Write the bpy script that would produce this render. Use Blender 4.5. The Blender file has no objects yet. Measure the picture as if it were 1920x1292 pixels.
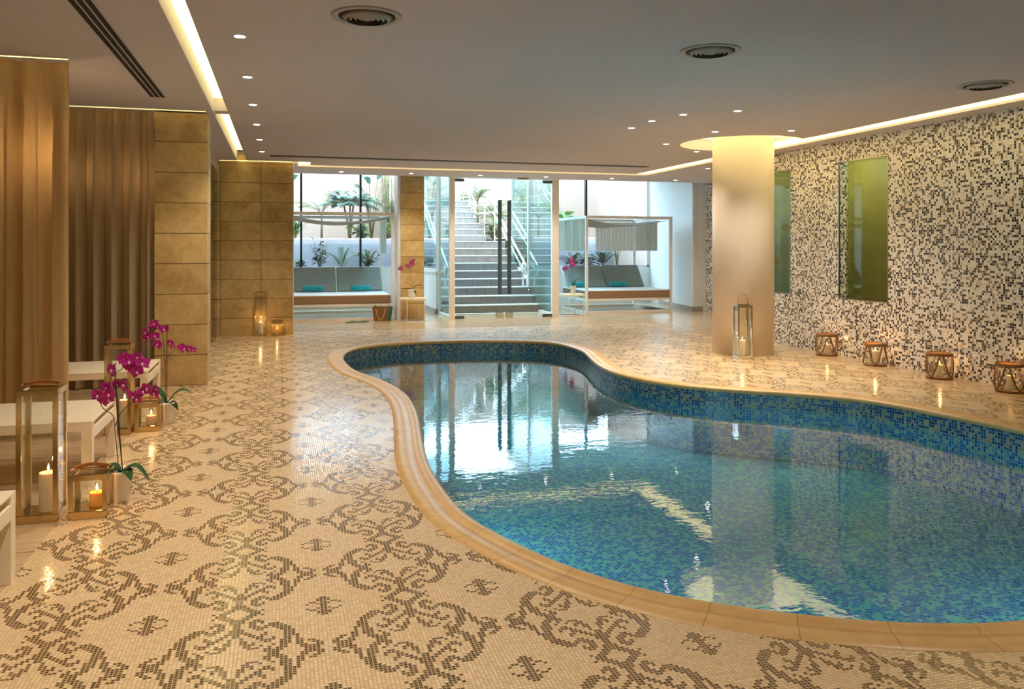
import bpy, bmesh, math, random
import numpy as np
from mathutils import Vector, Matrix
from mathutils.geometry import tessellate_polygon

random.seed(7)
PI = math.pi
S = bpy.context.scene
COL = S.collection

# ------------------------------------------------------------------ camera
YAW = math.atan(434.0 / 1540.0)
cam_d = bpy.data.cameras.new('camera')
cam_d.sensor_width = 36.0
cam_d.lens = 1540.0 / 1920.0 * 36.0
cam_d.shift_y = -(646.0 - 466.0) / 1920.0
cam_d.clip_start = 0.05
cam = bpy.data.objects.new('camera', cam_d)
cam.location = (0, 0, 1.35)
cam.rotation_euler = (PI / 2, 0, -YAW)
COL.objects.link(cam)
S.camera = cam

# ------------------------------------------------------------------ world, sun, exposure
W = bpy.data.worlds.new('sky')
S.world = W
W.use_nodes = True
bg = W.node_tree.nodes['Background']
bg.inputs[0].default_value = (0.60, 0.79, 1.0, 1)
bg.inputs[1].default_value = 9.0
sun_d = bpy.data.lights.new('sun', 'SUN')
sun_d.energy = 3.2
sun_d.angle = 0.01
sun_d.color = (1.0, 0.82, 0.66)
sun = bpy.data.objects.new('sun', sun_d)
sun.rotation_euler = (math.radians(32), math.radians(-12), 0)
sun.location = (4, 10, 20)
COL.objects.link(sun)
vs = S.view_settings
vs.view_transform = 'Standard'
vs.look = 'None'
vs.gamma = 1.0
vs.use_curve_mapping = False
vs.exposure = 0.25

# ------------------------------------------------------------------ helpers
def srgb(r, g, b):
    f = lambda c: (c / 12.92) if c <= 0.04045 else ((c + 0.055) / 1.055) ** 2.4
    return (f(r / 255), f(g / 255), f(b / 255), 1.0)

class NT:
    def __init__(self, name):
        self.m = bpy.data.materials.new(name)
        self.m.use_nodes = True
        self.t = self.m.node_tree
        self.t.nodes.clear()
        self.out = self.t.nodes.new('ShaderNodeOutputMaterial')
    def n(self, typ, **kw):
        nd = self.t.nodes.new('ShaderNode' + typ)
        for k, v in kw.items():
            setattr(nd, k, v)
        return nd
    def put(self, sock, v):
        if hasattr(v, 'is_output') or isinstance(v, bpy.types.NodeSocket):
            self.t.links.new(v, sock)
        elif v is not None:
            sock.default_value = v
    def math(self, op, a, b=None, c=None, clamp=False):
        nd = self.n('Math', operation=op, use_clamp=clamp)
        self.put(nd.inputs[0], a)
        if b is not None: self.put(nd.inputs[1], b)
        if c is not None: self.put(nd.inputs[2], c)
        return nd.outputs[0]
    def vmath(self, op, a, b=None):
        nd = self.n('VectorMath', operation=op)
        self.put(nd.inputs[0], a)
        if b is not None: self.put(nd.inputs[1], b)
        return nd.outputs[0]
    def mix(self, f, a, b, mode='MIX'):
        nd = self.n('Mix', data_type='RGBA', blend_type=mode)
        self.put(nd.inputs[0], f); self.put(nd.inputs[6], a); self.put(nd.inputs[7], b)
        return nd.outputs[2]
    def noise(self, vec, scale, detail=3, rough=0.5, dist=0.0):
        nd = self.n('TexNoise')
        if vec is not None: self.put(nd.inputs['Vector'], vec)
        nd.inputs['Scale'].default_value = scale
        nd.inputs['Detail'].default_value = detail
        nd.inputs['Roughness'].default_value = rough
        nd.inputs['Distortion'].default_value = dist
        return nd.outputs['Fac']
    def ramp(self, fac, stops, const=False):
        nd = self.n('ValToRGB')
        cr = nd.color_ramp
        if const: cr.interpolation = 'CONSTANT'
        cr.elements[0].position = stops[0][0]; cr.elements[0].color = stops[0][1]
        cr.elements[1].position = stops[1][0]; cr.elements[1].color = stops[1][1]
        for p, c in stops[2:]:
            e = cr.elements.new(p); e.color = c
        self.put(nd.inputs[0], fac)
        return nd.outputs[0]
    def maprange(self, v, a, b, c, d):
        nd = self.n('MapRange')
        self.put(nd.inputs[0], v)
        for i, x in enumerate((a, b, c, d)): nd.inputs[i + 1].default_value = x
        return nd.outputs[0]
    def bump(self, h, strength=0.3, dist=0.01, normal=None):
        nd = self.n('Bump')
        nd.inputs['Strength'].default_value = strength
        nd.inputs['Distance'].default_value = dist
        self.put(nd.inputs['Height'], h)
        if normal is not None: self.put(nd.inputs['Normal'], normal)
        return nd.outputs[0]
    def pos(self):
        return self.n('NewGeometry').outputs['Position']
    def obj(self):
        return self.n('TexCoord').outputs['Object']
    def bsdf(self, color, rough=0.5, metal=0.0, normal=None, spec=0.5, sheen=0.0, trans=0.0, coat=0.0, sub=0.0):
        p = self.n('BsdfPrincipled')
        self.put(p.inputs['Base Color'], color)
        self.put(p.inputs['Roughness'], rough)
        self.put(p.inputs['Metallic'], metal)
        self.put(p.inputs['Specular IOR Level'], spec)
        if normal is not None: self.put(p.inputs['Normal'], normal)
        if sheen: p.inputs['Sheen Weight'].default_value = sheen
        if coat: p.inputs['Coat Weight'].default_value = coat
        if trans: p.inputs['Transmission Weight'].default_value = trans
        if sub:
            p.inputs['Subsurface Weight'].default_value = sub
            p.inputs['Subsurface Scale'].default_value = 0.02
        return p.outputs[0]
    def done(self, shader):
        self.t.links.new(shader, self.out.inputs[0])
        return self.m

def yz(nt, vec):            # swap so that (y, z) become (x, y)
    s = nt.n('SeparateXYZ'); nt.put(s.inputs[0], vec)
    c = nt.n('CombineXYZ'); nt.put(c.inputs[0], s.outputs[1]); nt.put(c.inputs[1], s.outputs[2])
    return c.outputs[0]
def xz(nt, vec):
    s = nt.n('SeparateXYZ'); nt.put(s.inputs[0], vec)
    c = nt.n('CombineXYZ'); nt.put(c.inputs[0], s.outputs[0]); nt.put(c.inputs[1], s.outputs[2])
    return c.outputs[0]
def wallvec(nt):            # x+y along a wall, z up: works for walls along X or Y
    s = nt.n('SeparateXYZ'); nt.put(s.inputs[0], nt.pos())
    c = nt.n('CombineXYZ'); nt.put(c.inputs[0], nt.math('ADD', s.outputs[0], s.outputs[1])); nt.put(c.inputs[1], s.outputs[2])
    return c.outputs[0]

def tiles(nt, vec, px, py, ox=0.0, oy=0.0, gw=0.06, stagger=0.0):
    """cell random value + joint mask (1 on the joint)"""
    v = nt.vmath('SUBTRACT', vec, (ox, oy, 0))
    v = nt.vmath('MULTIPLY', v, (1 / px, 1 / py, 0))
    if stagger:
        s0 = nt.n('SeparateXYZ'); nt.put(s0.inputs[0], v)
        row = nt.math('FLOOR', s0.outputs[1])
        odd = nt.math('MULTIPLY', nt.math('MODULO', row, 2.0), stagger)
        cc = nt.n('CombineXYZ'); nt.put(cc.inputs[0], nt.math('ADD', s0.outputs[0], odd)); nt.put(cc.inputs[1], s0.outputs[1])
        v = cc.outputs[0]
    fl = nt.vmath('FLOOR', v)
    fr = nt.vmath('FRACTION', v)
    wn = nt.n('TexWhiteNoise'); wn.noise_dimensions = '3D'
    nt.put(wn.inputs['Vector'], fl)
    s = nt.n('SeparateXYZ'); nt.put(s.inputs[0], fr)
    ax = nt.math('ABSOLUTE', nt.math('SUBTRACT', s.outputs[0], 0.5))
    ay = nt.math('ABSOLUTE', nt.math('SUBTRACT', s.outputs[1], 0.5))
    gx = gw if not isinstance(gw, tuple) else gw[0]
    gy = gw if not isinstance(gw, tuple) else gw[1]
    mx = nt.maprange(ax, 0.5 - gx - max(0.0005, min(0.02, gx)), 0.5 - gx, 0, 1)
    my = nt.maprange(ay, 0.5 - gy - max(0.0005, min(0.02, gy)), 0.5 - gy, 0, 1)
    mask = nt.math('MAXIMUM', mx, my)
    return wn.outputs['Value'], wn.outputs['Color'], mask, fl

# ------------------------------------------------------------------ materials
M = {}
def simple(name, col, rough=0.5, metal=0.0, spec=0.5, var=0.0, vscale=8.0, bump=0.0, bscale=60.0, sheen=0.0, coat=0.0):
    nt = NT(name)
    c = col
    if var:
        f = nt.noise(nt.obj(), vscale, 4, 0.6)
        dark = tuple(x * (1 - var) for x in col[:3]) + (1,)
        lite = tuple(min(1, x * (1 + var)) for x in col[:3]) + (1,)
        c = nt.ramp(f, [(0.3, dark), (0.7, lite)])
    nrm = None
    if bump:
        nrm = nt.bump(nt.noise(nt.obj(), bscale, 3), bump, 0.005)
    M[name] = nt.done(nt.bsdf(c, rough, metal, nrm, spec, sheen, coat=coat))
    return M[name]

simple('ceiling_paint', srgb(206, 197, 199), 0.9, spec=0.1, var=0.02, vscale=1.0)
simple('white_paint', srgb(236, 238, 238), 0.6, var=0.015, vscale=2.0)
simple('garden_wall_paint', srgb(160, 144, 132), 0.9, var=0.04, vscale=1.2, bump=0.1, bscale=20)
simple('planter_paint', srgb(176, 178, 188), 0.9, var=0.03, vscale=2, bump=0.1, bscale=20)
simple('column_paint', srgb(214, 198, 178), 0.45, var=0.02, vscale=1.5)
simple('white_metal', srgb(238, 232, 226), 0.35)
simple('table_lacquer', srgb(252, 236, 206), 0.3, var=0.01)
simple('dark_metal', srgb(96, 104, 110), 0.35, 0.6)
simple('silhouette_frame', srgb(18, 20, 26), 0.5)  # near-black paints the mullions' backlit silhouette into their colour
simple('steel', srgb(200, 200, 200), 0.18, 1.0)
simple('chrome', srgb(225, 222, 214), 0.10, 1.0)
simple('nickel', srgb(206, 180, 130), 0.16, 1.0)
simple('leather', srgb(168, 104, 46), 0.5, var=0.18, vscale=60, bump=0.3, bscale=200)
simple('vine', srgb(138, 94, 54), 0.6, var=0.25, vscale=40, bump=0.4, bscale=120)
simple('slot_dark', srgb(10, 12, 16), 0.7)
simple('slat_grey', srgb(120, 116, 112), 0.6)
simple('vent_metal', srgb(176, 168, 160), 0.5)
simple('mattress_top', srgb(226, 232, 234), 0.85, sheen=0.3, bump=0.15, bscale=300)
simple('mattress_side', srgb(150, 118, 88), 0.9, bump=0.2, bscale=300)
simple('cushion_grey', srgb(158, 166, 160), 0.9, bump=0.2, bscale=300, var=0.03)
simple('towel', srgb(18, 168, 172), 0.95, sheen=0.5, bump=0.5, bscale=350, var=0.06, vscale=40)
simple('flipflop', srgb(70, 122, 108), 0.7)
simple('ceramic', srgb(240, 232, 222), 0.25, coat=0.3)
simple('soil', srgb(70, 52, 38), 0.95, var=0.3, vscale=60, bump=0.6, bscale=150)
simple('orchid_leaf', srgb(30, 80, 24), 0.7, var=0.15, vscale=20)
simple('orchid_stem', srgb(84, 58, 44), 0.5, var=0.15, vscale=30)
simple('stake', srgb(58, 46, 38), 0.6)
simple('plant_stem', srgb(120, 104, 72), 0.8, var=0.2, vscale=20)
simple('baseboard_stone', srgb(168, 158, 146), 0.5, var=0.05)
simple('rope', srgb(222, 190, 138), 0.85, bump=0.5, bscale=180)
simple('wick', srgb(40, 30, 24), 0.9)
simple('bag_side', srgb(60, 118, 104), 0.85, bump=0.3, bscale=120)
simple('roofing', srgb(170, 168, 164), 0.9)
simple('cork_wood', srgb(196, 152, 106), 0.5, var=0.15, vscale=20)

def mat_leaf(name, col, col2, trans=0.25):
    nt = NT(name)
    f = nt.noise(nt.pos(), 3.0, 3)
    c = nt.ramp(f, [(0.35, col), (0.65, col2)])
    b = nt.bsdf(c, 0.45, spec=0.4)
    tr = nt.n('BsdfTranslucent'); nt.put(tr.inputs[0], c)
    mx = nt.n('MixShader'); mx.inputs[0].default_value = trans
    nt.t.links.new(b, mx.inputs[1]); nt.t.links.new(tr.outputs[0], mx.inputs[2])
    M[name] = nt.done(mx.outputs[0])
mat_leaf('leaf_blue', srgb(62, 92, 84), srgb(86, 116, 98))
mat_leaf('leaf_mid', srgb(58, 92, 42), srgb(92, 122, 58))
mat_leaf('leaf_dark', srgb(34, 60, 38), srgb(54, 84, 50))
mat_leaf('leaf_lime', srgb(96, 128, 50), srgb(126, 152, 70), 0.35)

def mat_petal():
    nt = NT('petal')
    f = nt.noise(nt.obj(), 60, 3)
    c = nt.ramp(f, [(0.3, srgb(160, 10, 108)), (0.7, srgb(212, 34, 160))])
    b = nt.bsdf(c, 0.5, sheen=0.3)
    tr = nt.n('BsdfTranslucent'); nt.put(tr.inputs[0], c)
    mx = nt.n('MixShader'); mx.inputs[0].default_value = 0.3
    nt.t.links.new(b, mx.inputs[1]); nt.t.links.new(tr.outputs[0], mx.inputs[2])
    M['petal'] = nt.done(mx.outputs[0])
mat_petal()
simple('petal_heart', srgb(240, 170, 200), 0.5)

def mat_emit(name, col, strength):
    nt = NT(name)
    e = nt.n('Emission'); e.inputs[0].default_value = col; e.inputs[1].default_value = strength
    M[name] = nt.done(e.outputs[0])
mat_emit('cove_led', (1.0, 0.85, 0.34, 1), 3.0)
mat_emit('cove_led_edge', (1.0, 0.74, 0.24, 1), 2.4)
mat_emit('cove_led_soft', (1.0, 0.78, 0.32, 1), 2.6)
mat_emit('cove_led_ring', (1.0, 0.76, 0.32, 1), 3.4)
mat_emit('downlight_led', (1.0, 0.86, 0.80, 1), 14.0)
mat_emit('flame', (1.0, 0.66, 0.28, 1), 6.5)
mat_emit('globe', (1.0, 0.66, 0.30, 1), 22.0)

def mat_wax():
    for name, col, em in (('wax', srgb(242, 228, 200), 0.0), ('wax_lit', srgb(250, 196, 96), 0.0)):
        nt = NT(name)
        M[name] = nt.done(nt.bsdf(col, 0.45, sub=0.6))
mat_wax()

def mat_stone():
    """beige limestone slabs 0.6 x 0.3 m, with joints"""
    for name, ox, pxx in (('stone', -0.89, 0.6), ('stone_pillar', -1.22, 20.0), ('stone_column', 0.0, 20.0)):
        nt = NT(name)
        p = nt.pos()
        if name == 'stone':
            v = xz(nt, p)
        else:
            v = wallvec(nt)
        val, colr, mask, fl = tiles(nt, v, pxx, 0.3, ox, -0.03 if name == 'stone' else 0.0, (0.004 if pxx < 1 else 0.0, 0.008))
        off = nt.vmath('MULTIPLY', colr, (7.0, 7.0, 7.0))
        q = nt.vmath('ADD', p, off)
        f1 = nt.noise(q, 2.2, 8, 0.62, 0.6)
        f2 = nt.noise(q, 14.0, 6, 0.7, 0.3)
        f = nt.math('ADD', nt.math('MULTIPLY', f1, 0.62), nt.math('MULTIPLY', f2, 0.38))
        c = nt.ramp(f, [(0.34, srgb(172, 138, 84)), (0.66, srgb(228, 198, 142)), (0.5, srgb(204, 172, 114))])
        tone = nt.maprange(val, 0, 1, 0.90, 1.06)
        h = nt.n('HueSaturation'); nt.put(h.inputs['Color'], c); nt.put(h.inputs['Value'], tone)
        c = nt.mix(mask, h.outputs[0], srgb(96, 72, 42))
        hh = nt.math('SUBTRACT', nt.math('MULTIPLY', f2, 0.25), mask)
        M[name] = nt.done(nt.bsdf(c, nt.maprange(f2, 0.3, 0.7, 0.42, 0.62), normal=nt.bump(hh, 0.35, 0.004), spec=0.35))
mat_stone()

TU, TV = 0.6140 / 46, 0.6580 / 48        # mosaic tile pitch across and along
MX0, MY0 = -0.457, 3.185                 # centre of one small cross motif
def mat_floor_mosaic():
    for name in ('mosaic_cream', 'mosaic_brown'):
        nt = NT(name)
        val, colr, mask, fl = tiles(nt, nt.pos(), TU, TV, MX0, MY0, (0.10, 0.10))
        if name == 'mosaic_cream':
            c = nt.ramp(val, [(0.0, srgb(228, 200, 158)), (1.0, srgb(252, 230, 192)), (0.5, srgb(244, 217, 175))])
            g = srgb(184, 148, 98)
        else:
            c = nt.ramp(val, [(0.0, srgb(76, 58, 34)), (1.0, srgb(116, 92, 58)), (0.5, srgb(96, 74, 46))])
            g = srgb(190, 158, 112)
        wear = nt.noise(nt.pos(), 0.9, 4, 0.6)
        c = nt.mix(nt.maprange(wear, 0.4, 0.75, 0.0, 0.14), c, srgb(176, 140, 92))
        c = nt.mix(mask, c, g)
        tilt = nt.n('NormalMap')
        # every tile sits at its own slight angle: perturb with the cell colour
        pert = nt.vmath('MULTIPLY', nt.vmath('SUBTRACT', colr, (0.5, 0.5, 0.5)), (0.04, 0.04, 0.0))
        nrm0 = nt.vmath('NORMALIZE', nt.vmath('ADD', nt.n('NewGeometry').outputs['Normal'], pert))
        nt.t.nodes.remove(tilt)
        nrm = nt.bump(nt.math('SUBTRACT', 1.0, mask), 0.35, 0.0015, nrm0)
        rough = nt.math('ADD', 0.14, nt.math('MULTIPLY', mask, 0.4))
        M[name] = nt.done(nt.bsdf(c, rough, normal=nrm, spec=1.0))
mat_floor_mosaic()

def mat_wall_mosaic():
    nt = NT('wall_mosaic')
    p = 0.0251
    val, colr, mask, fl = tiles(nt, wallvec(nt), p, p, 0, 0, 0.055)
    # slightly clumped choice of colour
    s = nt.noise(nt.vmath('MULTIPLY', fl, (0.9, 1.3, 1.0)), 0.45, 2, 0.5)
    v = nt.math('ADD', nt.math('MULTIPLY', val, 0.8), nt.math('MULTIPLY', s, 0.2))
    c = nt.ramp(v, [(0.0, srgb(20, 22, 34)), (0.27, srgb(150, 136, 120)), (0.34, srgb(122, 114, 112)), (0.40, srgb(188, 172, 152)),
                    (0.46, srgb(238, 228, 216)), (0.62, srgb(250, 246, 238))], True)
    c = nt.mix(mask, c, srgb(214, 206, 196))
    nrm = nt.bump(nt.math('SUBTRACT', 1.0, mask), 0.3, 0.0015)
    M['wall_mosaic'] = nt.done(nt.bsdf(c, nt.math('ADD', 0.2, nt.math('MULTIPLY', mask, 0.5)), normal=nrm))
mat_wall_mosaic()

def mat_pool():
    for name, uv, p in (('pool_wall_mosaic', True, 0.0251), ('pool_floor_mosaic', False, 0.026)):
        nt = NT(name)
        vec = nt.n('UVMap').outputs[0] if uv else nt.pos()
        val, colr, mask, fl = tiles(nt, vec, p, p, 0, -0.0045 if uv else 0, 0.06)
        s = nt.noise(nt.vmath('MULTIPLY', fl, (0.6, 1.1, 1.0)), 0.5, 2, 0.5)
        v = nt.math('ADD', nt.math('MULTIPLY', val, 0.7), nt.math('MULTIPLY', s, 0.3))
        if uv:
            stops = [(0.0, srgb(18, 50, 122)), (0.24, srgb(20, 76, 142)), (0.36, srgb(24, 92, 132)), (0.45, srgb(30, 104, 166)), (0.57, srgb(150, 156, 130)), (0.70, srgb(168, 166, 136))]
        else:
            stops = [(0.0, srgb(0, 66, 138)), (0.26, srgb(0, 92, 164)), (0.40, srgb(0, 112, 158)), (0.56, srgb(92, 156, 142)), (0.68, srgb(114, 172, 150))]
        c = nt.ramp(v, stops, True)
        c = nt.mix(mask, c, srgb(142, 184, 200) if uv else srgb(110, 178, 184))
        nrm = nt.bump(nt.math('SUBTRACT', 1.0, mask), 0.3, 0.0015)
        M[name] = nt.done(nt.bsdf(c, 0.25, normal=nrm))
mat_pool()

def mat_coping():
    nt = NT('coping_stone')
    uv = nt.n('UVMap').outputs[0]
    val, colr, mask, fl = tiles(nt, uv, 0.33, 50.0, 0, -20, (0.006, 0.0))
    f = nt.noise(nt.pos(), 9.0, 5, 0.6)
    c = nt.ramp(f, [(0.3, srgb(214, 172, 110)), (0.7, srgb(230, 192, 132))])
    c = nt.mix(nt.maprange(val, 0, 1, 0.0, 0.12), c, srgb(196, 150, 92))
    c = nt.mix(nt.math('MULTIPLY', mask, 0.55), c, srgb(140, 104, 58))
    M['coping_stone'] = nt.done(nt.bsdf(c, 0.35, normal=nt.bump(f, 0.08, 0.003)))
mat_coping()

def mat_beige_floor():
    nt = NT('beige_floor_tile')
    val, colr, mask, fl = tiles(nt, nt.pos(), 1.2, 0.6, 0.35, 13.7, (0.0025, 0.005))
    st = nt.noise(nt.vmath('MULTIPLY', nt.pos(), (1.2, 9.0, 1.0)), 1.6, 5, 0.6)
    c = nt.ramp(st, [(0.3, srgb(196, 164, 124)), (0.7, srgb(222, 194, 156))])
    c = nt.mix(nt.maprange(val, 0, 1, 0, 0.15), c, srgb(190, 160, 120))
    c = nt.mix(mask, c, srgb(130, 106, 82))
    M['beige_floor_tile'] = nt.done(nt.bsdf(c, 0.14, normal=nt.bump(st, 0.02, 0.002), spec=0.8))
    nt = NT('step_stone')
    val, colr, mask, fl = tiles(nt, xz(nt, nt.pos()), 0.42, 0.17, 0.1, 0.0, (0.010, 0.0), 0.5)
    f = nt.noise(nt.pos(), 12.0, 5, 0.6)
    c = nt.ramp(f, [(0.3, srgb(104, 100, 97)), (0.7, srgb(132, 126, 121))])
    c = nt.mix(nt.maprange(val, 0, 1, 0, 0.3), c, srgb(128, 124, 120))
    c = nt.mix(mask, c, srgb(96, 92, 88))
    M['step_stone'] = nt.done(nt.bsdf(c, 0.6, normal=nt.bump(f, 0.1, 0.003)))
    simple('step_nosing', srgb(216, 214, 210), 0.5, var=0.05, vscale=10)
mat_beige_floor()

def mat_glass(name, tint, ior=1.45, rough=0.0):
    nt = NT(name)
    tr = nt.n('BsdfTransparent'); tr.inputs[0].default_value = tint
    gl = nt.n('BsdfGlossy'); gl.inputs[0].default_value = (1, 1, 1, 1); gl.inputs['Roughness'].default_value = rough
    fr = nt.n('Fresnel'); back = nt.n('NewGeometry').outputs['Backfacing']
    nt.t.links.new(nt.maprange(back, 0.0, 1.0, ior, 1.0 / ior), fr.inputs[0])
    mx = nt.n('MixShader')
    nt.t.links.new(fr.outputs[0], mx.inputs[0]); nt.t.links.new(tr.outputs[0], mx.inputs[1]); nt.t.links.new(gl.outputs[0], mx.inputs[2])
    M[name] = nt.done(mx.outputs[0])
mat_glass('clear_glass', (0.97, 0.98, 0.97, 1))
mat_glass('window_glass', (0.95, 0.985, 0.98, 1))
mat_glass('door_glass', (0.93, 0.985, 0.98, 1))
mat_glass('side_glass', (0.70, 0.88, 0.90, 1), 1.6)
mat_glass('green_glass', (0.74, 0.80, 0.68, 1), 1.5)
def mat_dark_glass():
    nt = NT('dark_glass')
    M['dark_glass'] = nt.done(nt.bsdf(srgb(24, 26, 22), 0.06, spec=0.8))
mat_dark_glass()

def mat_water():
    nt = NT('water')
    p = nt.pos()
    n1 = nt.noise(nt.vmath('MULTIPLY', p, (1.6, 2.4, 1)), 2.2, 3, 0.55, 0.6)
    n2 = nt.noise(nt.vmath('MULTIPLY', p, (3.0, 5.0, 1)), 5.0, 2, 0.5, 0.3)
    h = nt.math('ADD', n1, nt.math('MULTIPLY', n2, 0.25))
    nrm = nt.bump(h, 0.022, 0.05)
    tr = nt.n('BsdfTransparent'); tr.inputs[0].default_value = (0.55, 0.93, 0.97, 1)
    gl = nt.n('BsdfGlossy'); gl.inputs[0].default_value = (1, 1, 1, 1); gl.inputs['Roughness'].default_value = 0.0
    nt.t.links.new(nrm, gl.inputs['Normal'])
    fr = nt.n('Fresnel'); fr.inputs[0].default_value = 1.36
    nt.t.links.new(nrm, fr.inputs['Normal'])
    mx = nt.n('MixShader')
    nt.t.links.new(fr.outputs[0], mx.inputs[0]); nt.t.links.new(tr.outputs[0], mx.inputs[1]); nt.t.links.new(gl.outputs[0], mx.inputs[2])
    M['water'] = nt.done(mx.outputs[0])
mat_water()

def mat_cloth(name, col, transp, transl, weave=400):
    nt = NT(name)
    st = nt.noise(nt.vmath('MULTIPLY', nt.obj(), (1.0, 1.0, 6.0)), weave / 6, 2)
    st2 = nt.noise(nt.vmath('MULTIPLY', nt.obj(), (1.0, 1.0, 0.06)), 60, 2)
    dark = tuple(x * 0.86 for x in col[:3]) + (1,)
    c = nt.ramp(nt.math('MULTIPLY', nt.math('ADD', st, st2), 0.5), [(0.35, dark), (0.65, col)])
    b = nt.bsdf(c, 0.85, sheen=0.2, spec=0.2)
    tl = nt.n('BsdfTranslucent'); nt.put(tl.inputs[0], c)
    m1 = nt.n('MixShader'); m1.inputs[0].default_value = transl
    nt.t.links.new(b, m1.inputs[1]); nt.t.links.new(tl.outputs[0], m1.inputs[2])
    tr = nt.n('BsdfTransparent')
    m2 = nt.n('MixShader'); m2.inputs[0].default_value = transp
    nt.t.links.new(m1.outputs[0], m2.inputs[1]); nt.t.links.new(tr.outputs[0], m2.inputs[2])
    M[name] = nt.done(m2.outputs[0])
mat_cloth('sheer_curtain', srgb(222, 190, 140), 0.0, 0.5)
mat_cloth('heavy_curtain', srgb(188, 164, 130), 0.0, 0.22)
mat_cloth('canopy_cloth', srgb(206, 196, 178), 0.02, 0.30)
mat_cloth('canopy_roof_cloth', srgb(160, 144, 122), 0.0, 0.06)

def mat_weave():
    nt = NT('raffia')
    w = nt.n('TexWave'); w.wave_type = 'BANDS'; w.bands_direction = 'X'
    nt.put(w.inputs['Vector'], nt.obj()); w.inputs['Scale'].default_value = 40; w.inputs['Distortion'].default_value = 2
    c = nt.ramp(w.outputs['Fac'], [(0.2, srgb(112, 76, 42)), (0.8, srgb(170, 126, 76))])
    M['raffia'] = nt.done(nt.bsdf(c, 0.85, normal=nt.bump(w.outputs['Fac'], 0.5, 0.004)))
mat_weave()
def mat_green_wall():
    nt = NT('green_plaster')
    f = nt.noise(nt.pos(), 2.5, 6, 0.65, 0.5)
    c = nt.ramp(f, [(0.3, srgb(138, 132, 62)), (0.7, srgb(168, 160, 88))])
    M['green_plaster'] = nt.done(nt.bsdf(c, 0.5))
mat_green_wall()

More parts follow.
